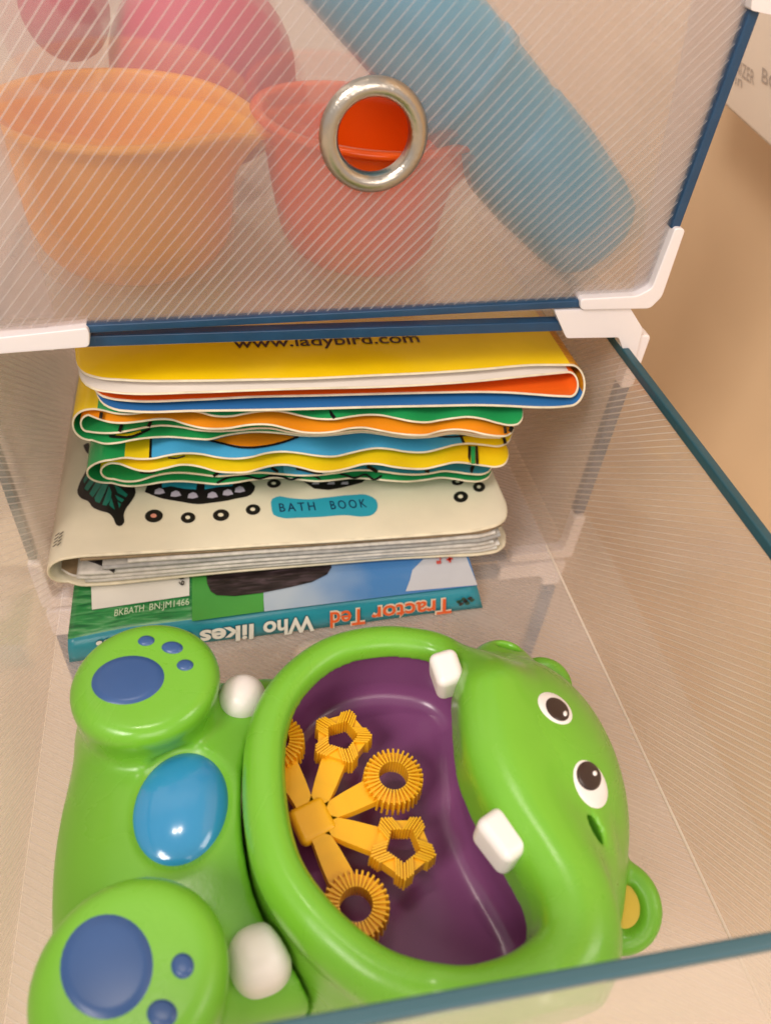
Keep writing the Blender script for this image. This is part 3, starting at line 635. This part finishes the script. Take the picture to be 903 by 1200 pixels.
VSK=grad('printed sky',(.42,.50,.58),(.07,.22,.50),.092,.135)
VCL=vin('pale cloud print',(.55,.56,.60)); VTY=grass('dark tyre print',(.012,.008,.008),(.03,.02,.02),(.09,.06,.07),1.2); VMG=vin('meadow print',(.07,.33,.06))
zT=-.1165; zTb=-.1280
FT=[(79,752.5),(115,745),(149.7,738),(200,732),(250,725.8),(309.7,717),(370,708.5),(430,701.5),(500,694),(559.5,686.8)]
FB=[(82,777.5),(127.5,770.5),(180,763.5),(236.6,754.5),(300,747),(371.7,737.8),(430,730.3),(484,722.5),(533,717),(565,713.5)]
ft=[P(x,y,z=zT) for x,y in FT]; fb=[P(x,y,z=zTb) for x,y in FB]
n=40
def rs(ps): 
    a=np.array(ps); t=np.linspace(0,len(a)-1,n); return np.stack([np.interp(t,range(len(a)),a[:,k]) for k in range(3)],1)
ft=rs(ft); fb=rs(fb); yb_=.135
vs=[];fs=[];mi=[]
lay=[]
for i in range(n):
    a,b=ft[i],fb[i]; u=i/(n-1)
    puff=.0016*math.sin(math.pi*u)**.3
    sag=.0012*math.sin(math.pi*u)
    col_=[(a[0],yb_,zT),(a[0],a[1]+.012,zT+puff*.5),(a[0],a[1]+.004,zT+.0001),(a[0],a[1]+.0016,zT-.0003),(a[0],a[1],zT-.0012),
          (a[0]*.7+b[0]*.3,a[1]*.7+b[1]*.3-.0009,zT-.0038),(a[0]*.35+b[0]*.65,a[1]*.35+b[1]*.65-.0006,zTb+.0038),(b[0],b[1],zTb+.0008),(b[0],b[1]+.002,zTb+.0001),(b[0],yb_,zTb+.0001)]
    vs+=col_
m_=len(col_)
for i in range(n-1):
    px=FT[0][0]+(FT[-1][0]-FT[0][0])*(i+.5)/(n-1)
    for k in range(m_-1):
        a=i*m_+k;b=(i+1)*m_+k; fs.append((a,b,b+1,a+1)); mi.append(0 if k in(0,1,2) and True else 1 if k>=3 else 0)
    fs.append((i*m_+m_-1,(i+1)*m_+m_-1,(i+1)*m_,i*m_)); mi.append(2)
fs.append(tuple(range(m_))); mi.append(2); fs.append(tuple((n-1)*m_+k for k in reversed(range(m_)))); mi.append(2)
mesh('cover',vs,fs,[VGR,VTE,WELD],tdb,mi,smooth=True)
# printed picture areas on the back cover
def top_patch(mb,pxs,mi,lift): 
    pts=[P(x,y,z=zT+lift) for x,y in pxs]; mb.add(pts,[tuple(range(len(pts)))],mi)
TM=[vin('white label panel',(.78,.76,.70)),VSK,VCL,VTY,pmat('pale green lettering',(.60,.72,.52),.4),VMG,INK,pmat('red print',(.62,.05,.03),.4)]
mb=MB()
L0=.0011
top_patch(mb,[(107,689),(108,714.5),(222,698),(222,660),(107,660)],0,L0+.0003)       # price label panel
put_text(mb,'49',P(210,675.5,z=zT+L0),P(210,688,z=zT+L0),(P(217,682,z=zT)-P(210,682,z=zT)),.0024,(0,0,1),6,.01,.0012)
mb.build('label_panel',TM,tdb); mb=MB()
top_patch(mb,[(309.7,716.5),(309,705),(306,688),(306,655),(545,640),(559,686)],1,L0)
top_patch(mb,[(225,660),(225,728),(309,716.5),(308,640)],5,L0+.0001)
top_patch(mb,[(475,693),(480,680),(483,668),(496,655),(545,650),(559,685.5)],2,L0+.0002)
mb.build('picture_print',TM,tdb); mb=MB(); ty=[(240,660),(243,684),(247,693),(254,697.5),(275,698.5),(305,695),(340,688),(365,682),(383,673),(388,665),(388,655),(240,655)]
top_patch(mb,ty,3,L0+.0005)
mb.build('tyre_print',TM,tdb); mb=MB(); put_text(mb,'BKBATH',P(134.5,723.8,z=zT+L0),P(169,717.5,z=zT+L0),(.02,1,0),.0036,(0,0,1),4,.0,.0009)
put_text(mb,'BN:JM1466',P(175.5,716.8,z=zT+L0),P(222,710,z=zT+L0),(.02,1,0),.0036,(0,0,1),4,.0,.0009)
mb.build('code_print',TM,tdb); mb=MB()
put_text(mb,'urs',P(511,648,z=zT+L0),P(511,663,z=zT+L0),(P(520,655,z=zT)-P(511,655,z=zT)),.0030,(0,0,1),7,.02,.0012)
ribbon(mb,[(523,656),(530,654.5)],zT+L0,2.2,7,lift=.0012); ribbon(mb,[(526,651),(527,659)],zT+L0,2.2,7,lift=.0012)
mb.build('age_print',TM,tdb)
# spine lettering, upside down as the book lies (reads from right to left)
def spine_pt(px,frac,out=.0013):
    yt=np.interp(px,[p[0] for p in FT],[p[1] for p in FT]); ybm=np.interp(px,[p[0] for p in FB],[p[1] for p in FB])
    a=P(px,yt,z=zT); b=P(px,ybm,z=zTb); p=a*(1-frac)+b*frac; return p+np.array([0,-out,0])
def spine_text(mb,s,pxr,pxl,fr,h,mi,bold,out):
    p=spine_pt(pxr,fr,out);q=spine_pt(pxl,fr,out); d=spine_pt((pxr+pxl)/2,fr+.3,out)-spine_pt((pxr+pxl)/2,fr,out)
    put_text(mb,s,p,q,d,h,(0,-1,0),mi,bold,0)
SM=[pmat('orange red lettering',(.75,.11,.02),.4),pmat('pale lettering outline',(.80,.66,.50),.4),pmat('white lettering',(.82,.80,.74),.4),pmat('dark teal lettering shadow',(.02,.12,.16),.4)]
for wd,a_,b_,fr_,hh_,st in (('Tractor',528,434,.26,.0078,0),('Ted',427,386,.26,.0078,0),('Who',368,308,.30,.0074,1),('likes',297,234,.30,.0074,1),('o',226,210,.30,.0074,1),('...',138,113,.12,.0085,1)):
    mb=MB()
    for bold,mi_,out in (((.05,3,.00150),(.03,2,.00185)) if st else ((.055,1,.00150),(.015,0,.00185))): spine_text(mb,wd,a_,b_,fr_,hh_,mi_,bold,out)
    mb.build('spine_word',SM,tdb)
mb=MB()
for k in range(7):
    c=spine_pt(536+k*2.6,.45+.12*math.sin(k*2.1),.0017); vs_=[(c[0]+.0011*math.cos(t)*(1+.3*math.sin(3*t+k)),c[1],c[2]+.0013*math.sin(t)) for t in np.linspace(0,2*math.pi,10,endpoint=False)]
    c2=[(v[0],v[1]-.0001*(k%3),v[2]) for v in vs_]; mb.add(c2,[tuple(range(10))],k%2)
mb.build('spine_emblem',[pmat('dark green emblem ink',(.012,.07,.04),.4),INK],tdb)

# ================================================================ GREEN TOY (signed distance body, surface-net meshed)
RES=.001
gx=np.arange(.004,.212,RES); gy=np.arange(-.2085,-.058,RES); gz=np.arange(-.1278,-.024,RES)
X3,Y3,Z3=np.meshgrid(gx,gy,gz,indexing='ij'); X3=X3.astype(np.float32);Y3=Y3.astype(np.float32);Z3=Z3.astype(np.float32)
def smin(a,b,k):
    h=np.clip(.5+.5*(b-a)/k,0,1); return b*(1-h)+a*h-k*h*(1-h)
def smax(a,b,k): return -smin(-a,-b,k)
def ell(c,r,rot=0):
    x=X3-c[0];y=Y3-c[1];z=Z3-c[2]
    if rot: cc,ss=math.cos(rot),math.sin(rot); x,y=x*cc+y*ss,-x*ss+y*cc
    k0=np.sqrt((x/r[0])**2+(y/r[1])**2+(z/r[2])**2); k1=np.sqrt((x/r[0]**2)**2+(y/r[1]**2)**2+(z/r[2]**2)**2)
    return k0*(k0-1)/(k1+1e-6)
def rbox(c,h,r,rot=0):
    x=X3-c[0];y=Y3-c[1];z=Z3-c[2]
    if rot: cc,ss=math.cos(rot),math.sin(rot); x,y=x*cc+y*ss,-x*ss+y*cc
    qx=np.abs(x)-h[0]+r;qy=np.abs(y)-h[1]+r;qz=np.abs(z)-h[2]+r
    return np.sqrt(np.maximum(qx,0)**2+np.maximum(qy,0)**2+np.maximum(qz,0)**2)+np.minimum(np.maximum(qx,np.maximum(qy,qz)),0)-r
def rcyl(c,rad,ztop,zbot,r,taper=0,sx=1,tx=0,ty=0):
    zz=(Z3-zbot)/(ztop-zbot); x=(X3-c[0]-tx*(Z3-ztop))/sx; y=Y3-c[1]-ty*(Z3-ztop)
    q=np.sqrt(x*x+y*y)-rad*(1-taper*(1-np.clip(zz,0,1)))+r; qz=np.abs(Z3-(ztop+zbot)/2)-(ztop-zbot)/2+r
    return np.sqrt(np.maximum(q,0)**2+np.maximum(qz,0)**2)+np.minimum(np.maximum(q,qz),0)-r
def poly_sdf(poly):
    poly=np.array(poly); xx,yy2=np.meshgrid(gx,gy,indexing='ij'); d=np.full(xx.shape,1e9); ins=np.zeros(xx.shape,bool); n=len(poly)
    for i in range(n):
        a=poly[i];b=poly[(i+1)%n]; e=b-a; wx=xx-a[0];wy=yy2-a[1]; t=np.clip((wx*e[0]+wy*e[1])/(e@e+1e-15),0,1)
        d=np.minimum(d,(wx-e[0]*t)**2+(wy-e[1]*t)**2)
        c=(a[1]>yy2)!=(b[1]>yy2); xi=(b[0]-a[0])*(yy2-a[1])/(b[1]-a[1]+1e-15)+a[0]; ins^=c&(xx<xi)
    d=np.sqrt(d); d[ins]*=-1; return d[:,:,None].astype(np.float32)
def surfnet(D):
    s=D<0
    cells=np.zeros(tuple(n-1 for n in D.shape),bool); allin=np.ones_like(cells)
    nx,ny,nz=D.shape
    cs=[]
    for i in(0,1):
        for j in(0,1):
            for k in(0,1):
                q=s[i:nx-1+i,j:ny-1+j,k:nz-1+k]; cells|=q; allin&=q
    act=cells&~allin; idx=np.full(act.shape,-1,np.int64); I=np.argwhere(act); idx[act]=np.arange(len(I))
    acc=np.zeros((len(I),3));cnt=np.zeros(len(I))
    corners=[(i,j,k) for i in(0,1) for j in(0,1) for k in(0,1)]
    for a in corners:
        for ax in range(3):
            if a[ax]==1: continue
            b=list(a);b[ax]=1
            va=D[I[:,0]+a[0],I[:,1]+a[1],I[:,2]+a[2]];vb=D[I[:,0]+b[0],I[:,1]+b[1],I[:,2]+b[2]]
            m=(va<0)!=(vb<0); t=np.zeros(len(I)); t[m]=va[m]/(va[m]-vb[m])
            p=np.tile(np.array(a,float),(len(I),1)); p[:,ax]+=t; acc[m]+=p[m];cnt[m]+=1
    V=I+acc/cnt[:,None]
    faces=[]
    for ax in range(3):
        o1,o2=[k for k in range(3) if k!=ax]
        sl0=[slice(None)]*3;sl1=[slice(None)]*3; sl0[ax]=slice(0,D.shape[ax]-1);sl1[ax]=slice(1,D.shape[ax])
        A=s[tuple(sl0)];B=s[tuple(sl1)]; ed=np.argwhere(A!=B)
        ok=(ed[:,o1]>0)&(ed[:,o2]>0)&(ed[:,o1]<D.shape[o1]-1)&(ed[:,o2]<D.shape[o2]-1); ed=ed[ok]
        ins=A[ed[:,0],ed[:,1],ed[:,2]]
        q=[]
        for d1,d2 in((-1,-1),(0,-1),(0,0),(-1,0)):
            e=ed.copy(); e[:,o1]+=d1;e[:,o2]+=d2; q.append(idx[e[:,0],e[:,1],e[:,2]])
        q=np.stack(q,1); flip=ins if ax!=1 else ~ins
        q[~flip]=q[~flip][:,::-1]; faces.append(q)
    return V,np.concatenate(faces)
def sdf_mesh(D,name,mat,parent,smooth=2):
    D=np.pad(D,1,constant_values=.01)
    V,Fc=surfnet(D); 
    # light laplacian smoothing
    for _ in range(smooth):
        acc=np.zeros_like(V);c=np.zeros(len(V))
        for a,b in((0,1),(1,2),(2,3),(3,0)):
            np.add.at(acc,Fc[:,a],V[Fc[:,b]]);np.add.at(c,Fc[:,a],1);np.add.at(acc,Fc[:,b],V[Fc[:,a]]);np.add.at(c,Fc[:,b],1)
        V=V*.5+.5*acc/np.maximum(c,1)[:,None]
    W=(V-1)*RES+np.array([gx[0],gy[0],gz[0]])
    me=bpy.data.meshes.new(name); me.vertices.add(len(W)); me.vertices.foreach_set('co',W.astype(np.float32).ravel())
    me.loops.add(Fc.size); me.loops.foreach_set('vertex_index',Fc.astype(np.int32).ravel()); me.polygons.add(len(Fc))
    me.polygons.foreach_set('loop_start',np.arange(0,Fc.size,4,dtype=np.int32)); me.update(calc_edges=True); me.validate()
    me.polygons.foreach_set('use_smooth',np.ones(len(me.polygons),bool))
    me.materials.append(mat); return link(name,me,parent)
toy=empty('bubble_toy',(.10,-.13,-.1278),'green hippo bubble toy lying on its back with wide open purple mouth','toy')
# mouth opening: inner edge measured in the photograph, left/top/bottom at lip height, right on the raised upper jaw
op=[]
for x,y,z in [(338,900,-.060),(341,850,-.060),(352,820,-.060),(372,795,-.060),(400,775,-.060),(440,762,-.059),(480,758,-.057),(515,760,-.054),(529,778,-.056),(531,810,-.055),(533,850,-.055),(541,900,-.054),(559,945,-.054),(583,988,-.054),(606,1026,-.054),(621,1062,-.055),(621,1090,-.056),(602,1112,-.058),(560,1122,-.057),(510,1118,-.060),(460,1103,-.060),(420,1075,-.060),(385,1040,-.060),(358,1000,-.060),(343,950,-.060)]:
    p=P(x,y,z=z); op.append((p[0],p[1]))
op=np.array(op); 
def closed_smooth(p,n=160):
    q=np.vstack([p[-2:],p,p[:2]]); r=resample(q,n*2); 
    d=np.hypot(*(r-p[0]).T); i0=np.argmin(d[:n]); d2=np.hypot(*(r[n:]-p[0]).T); i1=n+np.argmin(d2); return r[i0:i1]
opS=closed_smooth(op)
D2=poly_sdf(opS)
sst=np.clip((X3-.112)/(.140-.112),0,1); sst=sst*sst*(3-2*sst)
sy=np.clip((-.098-Y3)/.028,0,1); sst=sst*sy*sy*(3-2*sy)
zr=-.0655+.0115*sst; rt=.0068+.0042*sst; off=.0060+.0045*sst
tube3=np.sqrt((D2-off)**2+(Z3-zr)**2)-rt
skirt=smax(D2-(.0122+np.clip((-.066-Z3),0,.05)*.10),Z3-zr,.004)
body=rbox((.058,-.137,-.104),(.040,.052,.0265),.017)
belly=ell((.056,-.138,-.094),(.038,.047,.019))
f1=rcyl((.0450,-.0990),.0228,-.0590,-.128,.0062,.24,1.02,tx=.10,ty=-.10)
f2=rcyl((.0445,-.1825),.0228,-.0520,-.128,.0070,.20,1.0,tx=.08,ty=.10)
head=ell((.151,-.143,-.090),(.0375,.0490,.0455),rot=-.10)
brow=ell((.1655,-.137,-.092),(.0245,.040,.034),rot=-.06)
chk=ell((.150,-.176,-.088),(.024,.022,.032))
sn1=ell((P(586,776,z=-.076)[0],P(586,776,z=-.076)[1],-.078),(.010,.009,.009))
sn2=ell((P(668,985,z=-.060)[0],P(668,985,z=-.060)[1],-.064),(.011,.013,.011))
ears=[]
e1=P(724,1060,z=-.092); e2=P(634,806,z=-.088)
def disc(c,rad,th,nrm):
    n_=np.array(nrm,float);n_/=np.linalg.norm(n_); x=X3-c[0];y=Y3-c[1];z=Z3-c[2]; h=x*n_[0]+y*n_[1]+z*n_[2]; rr=np.sqrt(np.maximum(x*x+y*y+z*z-h*h,0))
    q=rr-rad+th*.5; qz=np.abs(h)-th*.5+th*.45; return np.sqrt(np.maximum(q,0)**2+np.maximum(qz,0)**2)+np.minimum(np.maximum(q,qz),0)-th*.45
nE=(O-e1)/np.linalg.norm(O-e1); nE2=(O-e2)/np.linalg.norm(O-e2)
ear1=disc(e1-np.array([.001,0,0]),.0138,.0075,nE); ear2=disc(e2,.0115,.0075,nE2)
ear1=smax(ear1,-ell(tuple(e1+nE*.0050+np.array([-.001,.0,0])),(.0075,.0085,.0055)),.0015)
headU=smin(smin(head,brow,.012),chk,.012)
headU=smin(headU,sn1,.007);headU=smin(headU,sn2,.007)
upper=smin(smin(tube3,skirt,.004),headU,.007)
upper=smin(upper,smin(ear1,ear2,.001),.0025)
low=smin(body,belly,.01); low=smin(low,f1,.006); low=smin(low,f2,.006)
# keep a seam groove between the mouth shell and the body
sk2=D2-(.0132+np.clip((-.066-Z3),0,.05)*.10)
low=smax(low,-(sk2),.0015)
bowl=np.maximum(D2-.0095,np.maximum(Z3+.0655,-.0990-Z3))       # space taken by the purple bowl
openv=np.maximum(D2-.0005,-.0975-Z3)
upper=smax(upper,-openv,.0035); upper=np.maximum(upper,-(bowl-.0002))
# nostrils
h1=P(594,760,z=-.071);h2=P(683,975,z=-.057)
upper=smax(upper,-ell((h1[0],h1[1],-.0705),(.0042,.0026,.004),rot=-.6),.001)
upper=smax(upper,-ell((h2[0]+.001,h2[1]-.0005,-.0560),(.0026,.0050,.005),rot=.2),.001)
base=-.1276-Z3
upper=np.maximum(upper,base); low=np.maximum(low,base)
btn=P(212,943,z=-.0745)
low=smax(low,-(ell((btn[0],btn[1],-.0740),(.0150,.0188,.0040),rot=-.12)),.0008)
sdf_mesh(low,'toy_body',GREEN,toy,3)
sdf_mesh(upper,'mouth_and_head',GREEN,toy,2)
carve=np.maximum(D2-.0072,-.0960-Z3)
# bowl floor rounded, rising slightly to the walls
carve=smax(D2-.0070,-.0960-Z3,.008)
liner=np.maximum(np.maximum(D2-.0093,np.maximum(Z3+.0650,-.0985-Z3)),-carve)
sdf_mesh(liner,'mouth_bowl',PURPLE,toy,1)
full=np.minimum(upper,low)
def samp(D,p):
    q=(np.array(p)-np.array([gx[0],gy[0],gz[0]]))/RES; i=np.floor(q).astype(int)
    if np.any(i<0) or np.any(i>=np.array(D.shape)-1): return .01
    f=q-i; c=D[i[0]:i[0]+2,i[1]:i[1]+2,i[2]:i[2]+2]
    c=c[0]*(1-f[0])+c[1]*f[0]; c=c[0]*(1-f[1])+c[1]*f[1]; return float(c[0]*(1-f[2])+c[1]*f[2])
def hit(px,py,D):
    d=ray(px,py);d/=np.linalg.norm(d); t=.10
    while t<.45:
        v=samp(D,O+d*t)
        if v<0: break
        t+=.0008 if v<.01 else .0008
    lo_,hi_=t-.0008,t
    for _ in range(8):
        m=(lo_+hi_)/2
        if samp(D,O+d*m)<0: hi_=m
        else: lo_=m
    p=O+d*hi_; e=.0012
    g_=np.array([samp(D,p+np.eye(3)[k]*e)-samp(D,p-np.eye(3)[k]*e) for k in range(3)]); g_/=np.linalg.norm(g_)+1e-9
    return p,g_
def pad(name,cx,cy,a,b,rot,mat,parent,D,h0=.0002,h1=.0008,nr=7,na=36,ppow=2.,shape=None):
    """raised printed patch following the toy's surface"""
    vs=[];c,s=math.cos(rot),math.sin(rot)
    def pt(u,t):
        x=a*u*math.cos(t);y=b*u*math.sin(t); return cx+x*c-y*s, cy+x*s+y*c
    p,g_=hit(cx,cy,D); vs.append(p+g_*h1)
    for k in range(1,nr+1):
        u=k/nr; h=h0+(h1-h0)*(1-u**ppow)**.5 if u<1 else -.0004
        uu=u if k<nr else 1.0
        if k==nr-0: pass
        for i in range(na):
            q,gn=hit(*pt(uu,2*math.pi*i/na),D); vs.append(q+gn*h)
    fs=[(0,1+i,1+(i+1)%na) for i in range(na)]
    for k in range(nr-1):
        for i in range(na):
            j=(i+1)%na; fs.append((1+k*na+i,1+(k+1)*na+i,1+(k+1)*na+j,1+k*na+j))
    return mesh(name,vs,fs,mat,parent,smooth=True)
pad('paw_pad',150,797,46,30,-.17,PADB,toy,low); 
for x,y,a,b,r in [(171.5,751,11,6.5,-.1),(202,759,14,8,.05),(217,779.5,11,7.2,-.05)]: pad('toe_pad',x,y,a,b,r,PADB,toy,low,nr=4,na=24)
pad('paw_pad',125,1133,58,66,.15,PADB,toy,low)
for x,y,a,b,r in [(214,1132,15,17,0),(190,1188,20,19,0)]: pad('toe_pad',x,y,a,b,r,PADB,toy,low,nr=4,na=24)
# belly button: domed disc
flat=ell((btn[0],btn[1],-.0772),(.0142,.0180,.0052),rot=-.12)
sdf_mesh(flat,'push_button',BUTB,toy,2)
for cx,cy,a,b,r,px,py,pa,pb_,pr,hx,hy in [(650,830,27,16,.72,652,832,19,12.5,.78,660,838),(691.5,919,20,34,-.42,688.5,910,16,20.5,-.38,694,907)]:
    e=pad('eye',cx,cy,a,b,r,EYEW,toy,upper,.0001,.0004,5,32)
    pad('pupil',px,py,pa,pb_,pr,EYEB,e,upper,.0005,.0007,5,28); pad('eye_glint',hx,hy,2.6,4.0,-.3,EYEW,e,upper,.0009,.0011,3,16)
# ear lining
hE=(X3-e1[0])*nE[0]+(Y3-e1[1])*nE[1]+(Z3-e1[2])*nE[2]
uE=np.cross(nE,[0,0,1.]);uE/=np.linalg.norm(uE);vE=np.cross(uE,nE); cE=e1+np.array([-.0005,0,0])+nE*.0024
vs=[cE+nE*.0005]+[cE+uE*.0072*math.cos(t)+vE*.0076*math.sin(t) for t in np.linspace(0,2*math.pi,48,endpoint=False)]; vs+=[v-nE*.0015 for v in vs[1:]]
mesh('ear_lining',vs,[(0,1+i,1+(i+1)%48) for i in range(48)]+[(1+i,49+i,49+(i+1)%48,1+(i+1)%48) for i in range(48)],EARY,toy)
# teeth
def rbox_mesh(name,c,ax,h,r,mat,parent):
    mb=MB(); ax=[np.array(a,float)/np.linalg.norm(a) for a in ax]
    vs=[np.array(c)+ax[0]*h[0]*i+ax[1]*h[1]*j+ax[2]*h[2]*k for k in(-1,1) for (i,j) in((-1,-1),(1,-1),(1,1),(-1,1))]
    mb.add(vs,[(0,3,2,1),(4,5,6,7),(0,1,5,4),(1,2,6,5),(2,3,7,6),(3,0,4,7)]); return mb.build(name,mat,parent,bevel=r,seg=5)
t1c=P(523,790,z=-.0560); t2c=P(586,985,z=-.0520)
rbox_mesh('tooth',t1c,[(1,.1,.15),(-.1,1,.15),(-.15,-.1,1)],(.0046,.0058,.0062),.0026,WHITE,toy)
rbox_mesh('tooth',t2c,[(1,.45,.0),(-.45,1,.0),(0,0,1)],(.0046,.0066,.0058),.0026,WHITE,toy)
# hand nubs between body and mouth shell
k1=P(284,817,z=-.078); k2=P(303,1115,z=-.066)
sdf_mesh(smax(rcyl((k1[0],k1[1]-.001),.0078,-.0700,-.112,.0065,0),-(sk2-.0001),.001),'tusk',WHITE,toy,2)
tk=rbox((k2[0]+.0003,k2[1]+.0022,-.0910),(.0086,.0080,.0205),.0070,rot=.12)
sdf_mesh(smax(tk,-(sk2-.0001),.001),'tusk',WHITE,toy,7)
# bubble wand wheel
zw=-.0800
hub=P(366,962,z=zw); rg=P(460,915,z=zw); AL=np.linalg.norm(rg-hub); base_a=math.atan2(rg[1]-hub[1],rg[0]-hub[0])
wh=rbox_mesh('bubble_wheel',hub+np.array([0,0,-.0004]),[(math.cos(base_a),math.sin(base_a),0),(-math.sin(base_a),math.cos(base_a),0),(0,0,1)],(.0060,.0060,.0021),.0026,YELW,toy)
def loop(kind,ang,ro=.0089,ri=.0050):
    c=hub+np.array([math.cos(ang),math.sin(ang),0])*AL; mb=MB(); H=.0032
    # arm
    u=np.array([math.cos(ang),math.sin(ang),0]);v=np.array([-u[1],u[0],0]); a0=.003;a1=AL-ri-.0010
    secs=[(a0,.0031),(a0+.004,.0032),(a1*.55,.0038),(a1,.0044)]
    for (s0,w0),(s1,w1) in zip(secs,secs[1:]):
        q=lambda s,w,z:[hub+u*s-v*w+np.array([0,0,z]),hub+u*s+v*w+np.array([0,0,z])]
        b0,b1=q(s0,w0,-.0014),q(s1,w1,-.0014); t0,t1_=q(s0,w0*.9,.0010),q(s1,w1*.9,.0010)
        mb.hexa([b0[0],b1[0],b1[1],b0[1]],[t0[0],t1_[0],t1_[1],t0[1]])
    # outline
    n=5 if kind else 60
    rot=ang+ (math.pi if kind else 0)
    def rad(t,r):
        if not kind: return r
        m=(t-rot+math.pi/5)%(2*math.pi/5)-math.pi/5; return r*1.02*math.cos(math.pi/5)/math.cos(m)*1.10
    N=120; vs=[];fs=[]
    for i in range(N):
        t=2*math.pi*i/N; d=np.array([math.cos(t),math.sin(t),0])
        for r,z in ((ri,-H*.8),(ro-.0006,-H*.8),(ro-.0006,H*.75),(ri,H*.75)): vs.append(c+d*rad(t,r)+np.array([0,0,z]))
    for i in range(N):
        j=(i+1)%N
        for k in range(4): fs.append((i*4+k,j*4+k,j*4+(k+1)%4,i*4+(k+1)%4))
    mb.add(vs,fs)
    nf=34 if not kind else 35
    for i in range(nf):
        t=2*math.pi*(i+.5)/nf
        if kind:
            side=math.floor(((t-rot)%(2*math.pi))/(2*math.pi/5)); am=rot+(side+.5)*2*math.pi/5; d=np.array([math.cos(am),math.sin(am),0])
            dd=np.array([math.cos(t),math.sin(t),0]); pi_=c+dd*rad(t,ri)
            start=pi_-d*.0003; Lr=(ro-ri)*1.02+.0012
        else:
            d=np.array([math.cos(t),math.sin(t),0]); start=c+d*(ri-.0004); Lr=ro-ri+.0012
        s_=np.array([-d[1],d[0],0])*.00036
        e=start+d*Lr
        zt_=H+.0004; zb2=-H
        mb.hexa([start-s_+[0,0,zb2],e-s_+[0,0,zb2],e+s_+[0,0,zb2],start+s_+[0,0,zb2]],[start-s_*.8+[0,0,zt_],e-s_*.8-d*.0004+[0,0,zt_-.0004],e+s_*.8-d*.0004+[0,0,zt_-.0004],start+s_*.8+[0,0,zt_]])
    return mb.build('wand_loop',YELW,wh)
for k,kind in ((0,0),(1,1),(2,0),(-1,1),(-2,0)): loop(kind,base_a+k*math.radians(45))

# ================================================================ CARTON IN THE BACKGROUND
ct=empty('carton',(.40,.25,-.05),'pale printed carton beyond the boxes, top right corner','box')
pc=P(903,200,y=.25); 
CART=pmat('cream carton board',s2l(226,208,188),.6,var=.05,vscale=20)
# lower edge seen running down-right from (868,115) to (903,200)
def onpl(px,py): return P(px,py,x=.325)
a=onpl(840,118);b=onpl(960,228);c=onpl(1010,-60);d=onpl(850,-120)
mb=MB(); mb.hexa([tuple(a),tuple(b),tuple(c),tuple(d)],[tuple(np.array(q)+[.034,.0,0]) for q in (a,b,c,d)]); mb.build('carton_body',CART,ct,bevel=.002)
mb=MB()
dirb=(b-a)/np.linalg.norm(b-a); upv=(d-a)/np.linalg.norm(d-a)
GT=pmat('grey brown print',(.42,.34,.28),.6)
p0=onpl(862,84);q0=onpl(884,100); put_text(mb,'NIZER',p0,q0,upv,.006,(-1,0,0),0,.0,.0006)
p0=onpl(893,95);q0=onpl(925,120); put_text(mb,'BOX',p0,q0,upv,.006,(-1,0,0),0,.0,.0006)
p0=onpl(862,98);q0=onpl(870,103); put_text(mb,'in',p0,q0,upv,.005,(-1,0,0),0,.0,.0006)
mb.build('carton_print',GT,ct)

# ================================================================ LIGHT
w=bpy.data.worlds.new('World'); sc.world=w; w.use_nodes=True; bg=w.node_tree.nodes['Background']; bg.inputs[0].default_value=(1,.92,.88,1); bg.inputs[1].default_value=.64
def area(name,loc,tgt,size,power,col,size_y=None):
    l=bpy.data.lights.new(name,'AREA'); l.size=size; l.energy=power; l.color=col
    if size_y: l.shape='RECTANGLE'; l.size_y=size_y
    o=bpy.data.objects.new(name,l); COL.objects.link(o); o.location=loc
    o.rotation_euler=(Vector(tgt)-Vector(loc)).to_track_quat('-Z','Y').to_euler(); return o
area('ceiling_lamp',(-.95,-.95,1.45),(.12,0,-.03),.6,25,(1,.92,.85))
area('front_fill',(.1,-1.3,.8),(.12,0,.03),.8,8,(1,.87,.79))  # added fill from the front for the upper panel and yellow book
area('right_fill',(1.5,-.7,1.5),(.22,0,-.05),.9,16,(1,.88,.78))  # added fill from the right, brightens the side wall from outside
for x in (-.28,-.10):
    area('ceiling_spot',(x,.10,1.9),(.1,-.1,-.1),.05,2.2,(1,.88,.75))
# ================================================================ RENDER SETTINGS
sc.render.engine='CYCLES'; c=sc.cycles
c.max_bounces=10; c.transparent_max_bounces=32; c.diffuse_bounces=4; c.glossy_bounces=3; c.transmission_bounces=4; c.caustics_reflective=False; c.caustics_refractive=False
c.use_denoising=True; c.sample_clamp_indirect=4
try: c.denoiser='OPENIMAGEDENOISE'
except Exception: pass
sc.view_settings.view_transform='Standard'; sc.view_settings.look='None'; sc.view_settings.exposure=0; sc.view_settings.gamma=1
